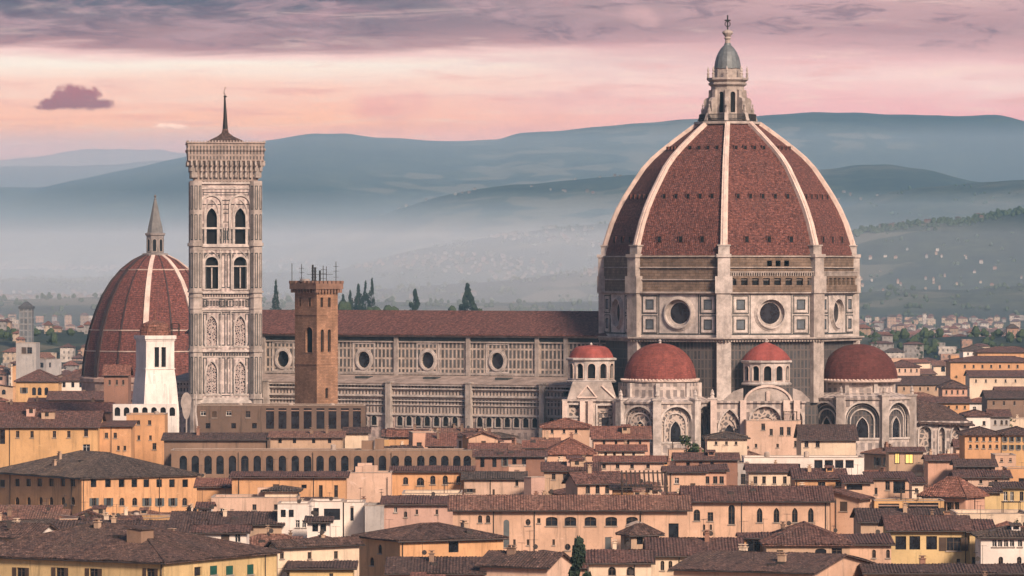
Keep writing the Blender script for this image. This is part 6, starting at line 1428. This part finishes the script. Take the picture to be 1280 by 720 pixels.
def cyp(px, yt, Y, wpx, label, ground=None, n=2200, seed=1, group='cypresses on the rise behind the nave'):
    x = X_at(px, Y); z0 = hill_height(x, Y) if ground is None else ground
    z0 = max(0.0, z0); h = Z_at(yt, Y) - z0
    tree('cypress', label, x, Y, z0, h, 2.5 * wpx / F * Y, 'cypress', CYP, n, seed, group)
cyp(345, 352, 2380, 8, 'slender cypress between the bell tower and the brick tower', seed=1)
cyp(519, 363, 2380, 12, 'lone stout cypress left of centre above the nave roof', seed=2)
cyp(584.5, 357, 2380, 15, 'tallest lone cypress above the middle of the nave roof', seed=3)
for px, yt, w, lb in ((429, 369, 9, 'leftmost cypress of the hazy clump right of the brick tower'), (438, 365, 9, 'second cypress from the left in the hazy clump'), (448, 357, 11, 'middle broad cypress of the hazy clump'), (457, 354, 9, 'tall cypress left of the tallest in the hazy clump'), (465, 351, 9, 'tallest cypress at the right end of the hazy clump')):
    cyp(px, yt, 2520, w, lb, n=1900, seed=int(px), group='hazy cypress clump')
def btree(px, yt, yb, Y, label, w=None, seed=5, n=900):
    h = Z_at(yt, Y); tree('broadleaf_tree', label, X_at(px, Y), Y, 0, h, (w or 20) / F * Y, 'broad', BRO, n, seed, 'trees among the houses')
tree('cypress', 'dark green cypress at the bottom edge before the long pink house', X_at(724, 592), 592, 0, Z_at(683, 592), 10.5, 'cypress', CYP, 5200, 9, None)
btree(860, 545, 0, 884, 'dark leafy tree mass below the left half dome', 46, 21, 1800)
btree(741, 703, 0, 640, 'small bush beside the bottom edge cypress', 20, 22, 700)
btree(572, 590, 0, 846, 'shrubby tree at the right end of the arcade', 13, 23, 500)
btree(300, 608, 0, 800, 'bushy terrace tree above the pink terrace house', 14, 24, 500)
btree(1268, 640, 0, 716, 'thin tree on the roof terrace at the right edge', 22, 25, 700)
False and btree(690, 664, 0, 712, 'small dark shrub against the long pink house wall', 9, 26, 400)
btree(1030, 650, 0, 690, 'low shrub', 0, 27, 10) if False else None
def far_tree(px, yt, Y, w, label, seed): btree(px, yt, 0, Y, label, w, seed, 500)
far_tree(1195, 468, 1500, 14, 'dark round tree below the white villa', 31); far_tree(1142, 470, 1420, 12, 'dark round tree right of the dark half dome cornice', 32)
far_tree(1168, 497, 1180, 18, 'broad dark tree left of the orange low gallery house', 33); far_tree(1262, 508, 1120, 20, 'broad dark tree at the right edge by the arched-roof warehouse', 34)
far_tree(1092, 408, 2050, 14, 'far round tree just right of the drum', 35); far_tree(1150, 425, 2000, 13, 'far round tree above the pink cluster house', 36); far_tree(1240, 416, 2100, 16, 'far round tree above the white villa', 37)
far_tree(52, 452, 1500, 16, 'dark tree right of the pale office block', 38); far_tree(112, 505, 1050, 12, 'small tree before the distant chapel', 39)

# ------------------------------------------------------------------ more houses between them
def taken(c, u, v, L, D, gap=0.6):
    R = math.hypot(L, D) / 2
    for o in OCC:
        d = math.hypot(c.x - o[0], c.y - o[1])
        if d > R + o[2] + gap: continue
        if o[3] is None: return True
        # separating axes
        C2 = Vector((o[0], o[1])); dv = C2 - c; sep = False
        for ax in (u, v, o[4], o[5]):
            ra = abs(u.dot(ax)) * L / 2 + abs(v.dot(ax)) * D / 2; rb_ = abs(o[4].dot(ax)) * o[6] / 2 + abs(o[5].dot(ax)) * o[7] / 2
            if abs(dv.dot(ax)) > ra + rb_ + gap: sep = True; break
        if not sep: return True
    return False
FILL = []
def limit(px, Y):
    """highest photo row a filler house may reach"""
    if Y > 1015: return 300
    if px < 215: return 545 if Y < 960 else 470
    if px < 460: return 545
    if px < 700: return 528
    if px < 900: return 545
    if px < 1130: return 550
    return 515
def fillers():
    r = random.Random(42); y = 572.0
    cols = ['peach'] * 5 + ['salmon'] * 4 + ['cream'] * 4 + ['pink'] * 4 + ['ochre'] * 2 + ['orange'] * 3 + ['white'] * 2 + ['tan'] * 4 + ['rose'] * 3 + ['brick', 'brown', 'grey']
    while y < 1950:
        x = -0.112 * y
        while x < 0.112 * y:
            L, D = (r.uniform(8, 18), r.uniform(7, 12)) if y < 800 else (r.uniform(4.5, 12), r.uniform(5, 9.5)); a = r.choice([0, 0, r.uniform(5, 40), r.uniform(45, 80)]) ; a = a if abs(a) > 3 else 0.0
            u = Vector((math.cos(rad(a)), math.sin(rad(a)))); v = Vector((-u.y, u.x)); C = Vector((x + r.uniform(0, 3), y + r.uniform(-3, 3))); cen = C + u * L / 2 + v * D / 2
            px = CX + F * cen.x / cen.y
            ze = r.uniform(11, 17) if y < 1015 else r.uniform(10, 19)
            if y < 1015:
                zmax = Z_at(limit(px, cen.y), cen.y) - 2.6; ze = min(ze, zmax)
                if 470 < px < 700 and y > 850: ze = min(zmax, r.uniform(17, 23))
            x += L * abs(u.x) + r.uniform(0.5, 4 + (y > 1015) * 8)
            ps = [CX + F * q.x / q.y for q in (C, C + u * L, C + v * D, C + u * L + v * D)]
            for p0, p1, yb, Yh in PROT:
                if Yh > cen.y - 4 and p0 < max(ps) + 2 and p1 > min(ps) - 2: ze = min(ze, Z_at(yb, cen.y) - min(L, D) * .16 - .5)
            if ze < 6 or taken(cen, u, v, L, D): continue
            if 230 < px < 1085 and cen.y > 1015: continue
            wall = r.choice(cols); roof = r.choice(['brown', 'brown', 'rust', 'red', 'dark', 'grey', 'rust'] if y < 840 else ['brown', 'red', 'red', 'rust', 'rust', 'brown', 'grey', 'dark'])
            rt = r.choices(['gable', 'hip', 'shed', 'flat'], [5, 3, 1.5, 1.2])[0]
            far = y > 1250; wins = []
            fl = [('f', L)] + ([('l', D)] if a > 3 else [])
            wst = r.choice(['plain', 'plain', 'cbrown', 'grey', 'hole', 'white', 'green']); ww, hh = r.uniform(.8, 1.2), r.uniform(1.2, 1.8)
            if far: wst = 'hole'; ww += .3; hh += .2
            nrow = 1 if y < 1000 else (2 if not far else 1); kd = r.choice(['rect', 'rect', 'rect', 'arch'])
            for fc, l in fl:
                n = max(1, int(l / r.uniform(2.2, 4.2)))
                if far: n = min(n, 4)
                for row in range(nrow):
                    for i in range(n):
                        if r.random() < .85: wins.append((fc, (i + .5) * l / n + r.uniform(-.2, .2), ze - 2.4 - row * 3.1, ww, hh, kd, wst))
            zr = ze + min(L, D) / 2 * r.uniform(.24, .42) if rt in ('gable', 'hip') else ze + D * .22
            nch = r.choice([0, 1, 1, 2]) if y < 1250 else r.choice([0, 0, 1]); nan = r.choice([0, 0, 1, 1, 2]) if y < 1000 else 0
            res = house_core('house', 'tmp', 'house', 'houses of the old town', C, a, L, D, ze, zr, wall, roof, rt, wins, r.choice('ffl') if rt == 'gable' else 'f', [], nch, nan, seed=r.randint(1, 99999))
            FILL.append(dict(root=res[0], wall=wall, roof=roof, rt=rt, n=len(wins), wst=wst, nch=nch, nan=nan, L=L, D=D, y=cen.y, x=cen.x, z=ze, kd=kd))
        y += (11 if y < 800 else 8) if y < 1015 else 26 + (y - 1015) * 0.035
fillers()

# ------------------------------------------------------------------ the far city and the villas on the slopes
def far_city():
    r = random.Random(5)
    mats = [plaster('far ' + k, WALLC[k], .5) for k in ('cream', 'peach', 'white', 'tan', 'salmon', 'grey')]
    wm = []
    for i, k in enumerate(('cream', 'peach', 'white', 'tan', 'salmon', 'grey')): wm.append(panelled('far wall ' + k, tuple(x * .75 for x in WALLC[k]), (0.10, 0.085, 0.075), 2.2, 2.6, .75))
    roofs = [roofm('brown'), roofm('red'), roofm('grey'), plain('pale flat roof', (.34, .30, .27))]
    for nm, y0, y1, step, kind in (('far_city', 1990, 4900, 19, 0), ('far_suburbs', 4900, 8600, 30, 1), ('outer_town', 600, 1990, 15, 2)):
        mb = MB(); y = y0
        while y < y1:
            lim_ = 0.125 if kind < 2 else 0.17; x = -lim_ * y
            while x < lim_ * y:
                if kind == 2 and -0.124 * y < x < 0.116 * y: x = 0.116 * y
                L, D = (r.uniform(5, 12), r.uniform(6, 10)) if kind != 1 else (r.uniform(3, 6.5), r.uniform(3, 5)); h = r.uniform(4, 9) if r.random() < .97 else r.uniform(10, 15); px = CX + F * x / y
                yy = y + r.uniform(-.4, .4) * step; xx = x; g = max(0, hill_height(xx + L / 2, yy))
                x += L * (1 if kind else max(.5, min(1, 2700 / y))) + r.uniform(1, 9) + (r.uniform(10, 50) if r.random() < .15 else 0) + (kind == 1) * r.uniform(0, 14)
                if 300 < px < 765 and y < 4300: continue
                if g > 100 and r.random() < .7 or kind == 0 and g > 14 and r.random() < .8: continue
                if kind == 1 and g > 25 and math.sin(xx * .006 + 1.7 * math.sin(yy * .0031)) + .7 * math.sin(xx * .017 + yy * .011) < .75: continue
                if kind == 1 and g > 190 and r.random() < .8: continue
                if kind == 0 and g > 12 and math.sin(xx * .009 + 1.7 * math.sin(yy * .005)) + .7 * math.sin(xx * .021 + yy * .013) < .3: continue
                if kind == 1: h = r.uniform(2, 4.2)
                elif kind == 2: L *= 1.3; h = r.uniform(11, 16)
                else: q = max(.42, min(1.0, 2700 / y)); q *= .55 if g > 12 else 1; L *= q; D *= q; h *= q
                mb.mi = r.choice([0, 0, 1, 1, 2, 2, 3, 4, 5]); z0 = g - 3; z1 = g + h
                for A, B in (((xx, yy), (xx + L, yy)), ((xx + L, yy), (xx + L, yy + D)), ((xx, yy + D), (xx, yy))): mb.face([(*A, z0), (*B, z0), (*B, z1), (*A, z1)])
                mb.mi = 6 + r.choice([0, 0, 1, 1, 2, 3]); o = .6; rz = z1 + (r.uniform(1, 2.2) * (.6 if kind == 1 else 1) if mb.mi < 9 else .1)
                if mb.mi < 9:
                    mb.face([(xx - o, yy - o, z1), (xx + L + o, yy - o, z1), (xx + L - D * .4, yy + D / 2, rz), (xx + D * .4, yy + D / 2, rz)]); mb.face([(xx + L + o, yy - o, z1), (xx + L + o, yy + D, z1), (xx + L - D * .4, yy + D / 2, rz)]); mb.face([(xx - o, yy + D, z1), (xx - o, yy - o, z1), (xx + D * .4, yy + D / 2, rz)])
                else: mb.face([(xx, yy, z1), (xx + L, yy, z1), (xx + L, yy + D, z1), (xx, yy + D, z1)])
            y += step
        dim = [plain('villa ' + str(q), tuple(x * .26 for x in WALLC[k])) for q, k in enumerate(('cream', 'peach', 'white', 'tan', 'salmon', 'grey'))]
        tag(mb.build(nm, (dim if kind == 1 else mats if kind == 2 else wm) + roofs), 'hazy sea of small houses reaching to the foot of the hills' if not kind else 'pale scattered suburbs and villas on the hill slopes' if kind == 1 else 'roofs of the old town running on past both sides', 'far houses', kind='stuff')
far_city()
def far_trees():
    r = random.Random(8); mb = MB()
    def blob(x, y, z, w, h):
        n = 6; rings = []
        for f, q in ((0, .55), (.3, 1.0), (.62, .85), (.9, .4)): rings.append([(x + w * q * r.uniform(.7, 1.25) * math.cos(6.283 * k / n), y + w * q * math.sin(6.283 * k / n), z + h * (f + r.uniform(-.06, .1))) for k in range(n)])
        mb.loft(rings)
    for i in range(3600):
        y = 2300 * (3.1 ** (r.random())) ; x = r.uniform(-.122, .122) * y; g = max(0, hill_height(x, y)); px = CX + F * x / y
        if 225 < px < 765 and y < 3600: continue
        for k in range(r.choice([1, 1, 2, 4])): s = r.uniform(1, 2.6); blob(x + r.uniform(-9, 9), y + r.uniform(-6, 6), g, s, s * r.uniform(1.4, 2.4))
    for i in range(650):                        # wooded crest of the nearer spur on the right, and the rise behind the nave
        if i < 580: px, y = r.uniform(1060, 1300), 5200 + r.uniform(-160, 60)
        else: px, y = r.uniform(330, 745), 2440 + r.uniform(-40, 30)
        x = X_at(px, y); g = hill_height(x, y)
        if g < 1: continue
        s = r.uniform(1.2, 3.0) if i < 580 else r.uniform(1.2, 2.6); blob(x, y, g - 1, s, s * r.uniform(1.2, 2.6))
    tag(mb.build('far_trees', BRO), 'dark specks of trees scattered through the far city and slopes', 'far trees', kind='stuff')
far_trees()

# ------------------------------------------------------------------ keep the fillers one can see and say which is which
def finish():
    from mathutils.bvhtree import BVHTree
    from mathutils import Matrix
    verts, polys, own, names = [], [], [], []
    kids = {}
    for ob in SC.objects:
        if ob.parent: kids.setdefault(ob.parent.name, []).append(ob)
    def walk(ob, mtx, k):
        m = mtx @ ob.matrix_basis
        if ob.type == 'MESH':
            n = len(verts); verts.extend(m @ v.co for v in ob.data.vertices)
            for p in ob.data.polygons: polys.append([n + i for i in p.vertices]); own.append(k)
        for c in kids.get(ob.name, ()): walk(c, m, k)
    for ob in SC.objects:
        if ob.parent is None and ob.get('kind') is None and ob.type in ('MESH', 'EMPTY'):
            names.append(ob.name); walk(ob, Matrix.Identity(4), len(names) - 1)
    tree_ = BVHTree.FromPolygons(verts, polys)
    NX, NY = 640, 200; o = Vector((0, 0, HC)); pix = {}
    for j in range(NY):
        py = 420 + 300 * (j + .5) / NY
        for i in range(NX):
            px = 1280 * (i + .5) / NX; d = Vector(((px - CX) / F, 1, (HY - py) / F)).normalized()
            loc, nrm, idx, dist = tree_.ray_cast(o, d)
            if loc is None: continue
            e = pix.setdefault(names[own[idx]], [0, 0, 0]); e[0] += 1; e[1] += px; e[2] += py
    kill = []
    keep = []
    for f in FILL:
        e = pix.get(f['root'].name, [0, 0, 0]); f['pix'] = e[0]
        (keep if e[0] >= 7 else kill).append(f)
        if e[0]: f['px'], f['py'] = e[1] / e[0], e[2] / e[0]
    keep.sort(key=lambda f: -f['pix'])
    kill += keep[195:]; keep = keep[:195]
    for ob in list(SC.objects):
        if ob.parent is None and ob.get('category') == 'house' and ob['label'] != 'tmp' and pix.get(ob.name, [0])[0] < 4: kill.append(dict(root=ob))
        elif ob.parent is None and ob.name.startswith('broadleaf_tree') and ob['label'].split()[0] != 'far' and pix.get(ob.name, [0])[0] < 2: kill.append(dict(root=ob))
    def wipe(ob):
        for c in kids.get(ob.name, ()): wipe(c)
        dead.append(ob)
    dead = []
    for f in kill: wipe(f['root'])
    bpy.data.batch_remove(dead)
    # landmarks for the labels: hand-built houses that can be seen
    marks = []
    for ob in SC.objects:
        if ob.parent is None and ob.get('category') == 'house' and ob['label'] != 'tmp' and pix.get(ob.name, [0])[0] > 25:
            e = pix[ob.name]; marks.append((e[1] / e[0], e[2] / e[0], ob['label']))
    short = lambda s: ' '.join(s.split(',')[0].split(' among ')[0].split(' showing ')[0].split(' across ')[0].split(' on ')[0].split(' and ')[0].split(' with ')[0].split(' under ')[0].split(' behind ')[0].split(' below ')[0].split(' before ')[0].split(' at the ')[0].split(' right of ')[0].split(' left of ')[0].split(' beside ')[0].split(' in front')[0].split()[:5])
    cnt = {}
    for m in marks: cnt[short(m[2])] = cnt.get(short(m[2]), 0) + 1
    marks = [m for m in marks if cnt[short(m[2])] == 1 and len(short(m[2]).split()) >= 4]
    RT = {'gable': 'gabled', 'hip': 'hipped', 'shed': 'lean-to', 'flat': 'flat topped'}; RC = {'brown': 'brown roofed', 'red': 'red roofed', 'dark': 'dark roofed', 'grey': 'grey roofed', 'rust': 'rusty roofed'}
    groups = {}
    used_marks = {}
    for f in keep:
        best = sorted(marks, key=lambda m: (m[0] - f['px']) ** 2 + ((m[1] - f['py']) * 1.5) ** 2)[0]; dx_, dy_ = f['px'] - best[0], f['py'] - best[1]
        rel = ('right of' if dx_ > 0 else 'left of') if abs(dx_) > abs(dy_) * 1.4 else ('below' if dy_ > 0 else 'just above')
        size = 'small ' if f['L'] < 9 else ('long ' if f['L'] > 14.5 else '')
        head = f"{size}{f['wall']} {RT[f['rt']]} house" if f['rt'] == 'flat' else f"{size}{f['wall']} house, {RC[f['roof']]} and {RT[f['rt']]},"
        f['lab'] = f"{head} {rel} the {short(best[2])}"; groups.setdefault(f['lab'], []).append(f)
    ordn = ['first', 'second', 'third', 'fourth', 'fifth', 'sixth', 'seventh', 'eighth']
    for lab, fs in groups.items():
        fs.sort(key=lambda f: f['px'])
        for i, f in enumerate(fs): f['root']['label'] = lab if len(fs) == 1 else f"{ordn[min(i, 7)]} {lab}" if len(lab.split()) > 13 else f"{ordn[min(i, 7)]} from left, {lab}"
    print('FILL kept', len(keep), 'of', len(FILL), 'objects', len(SC.objects), 'houses', sum(1 for ob in SC.objects if ob.parent is None and ob.get('category') == 'house'))
finish()
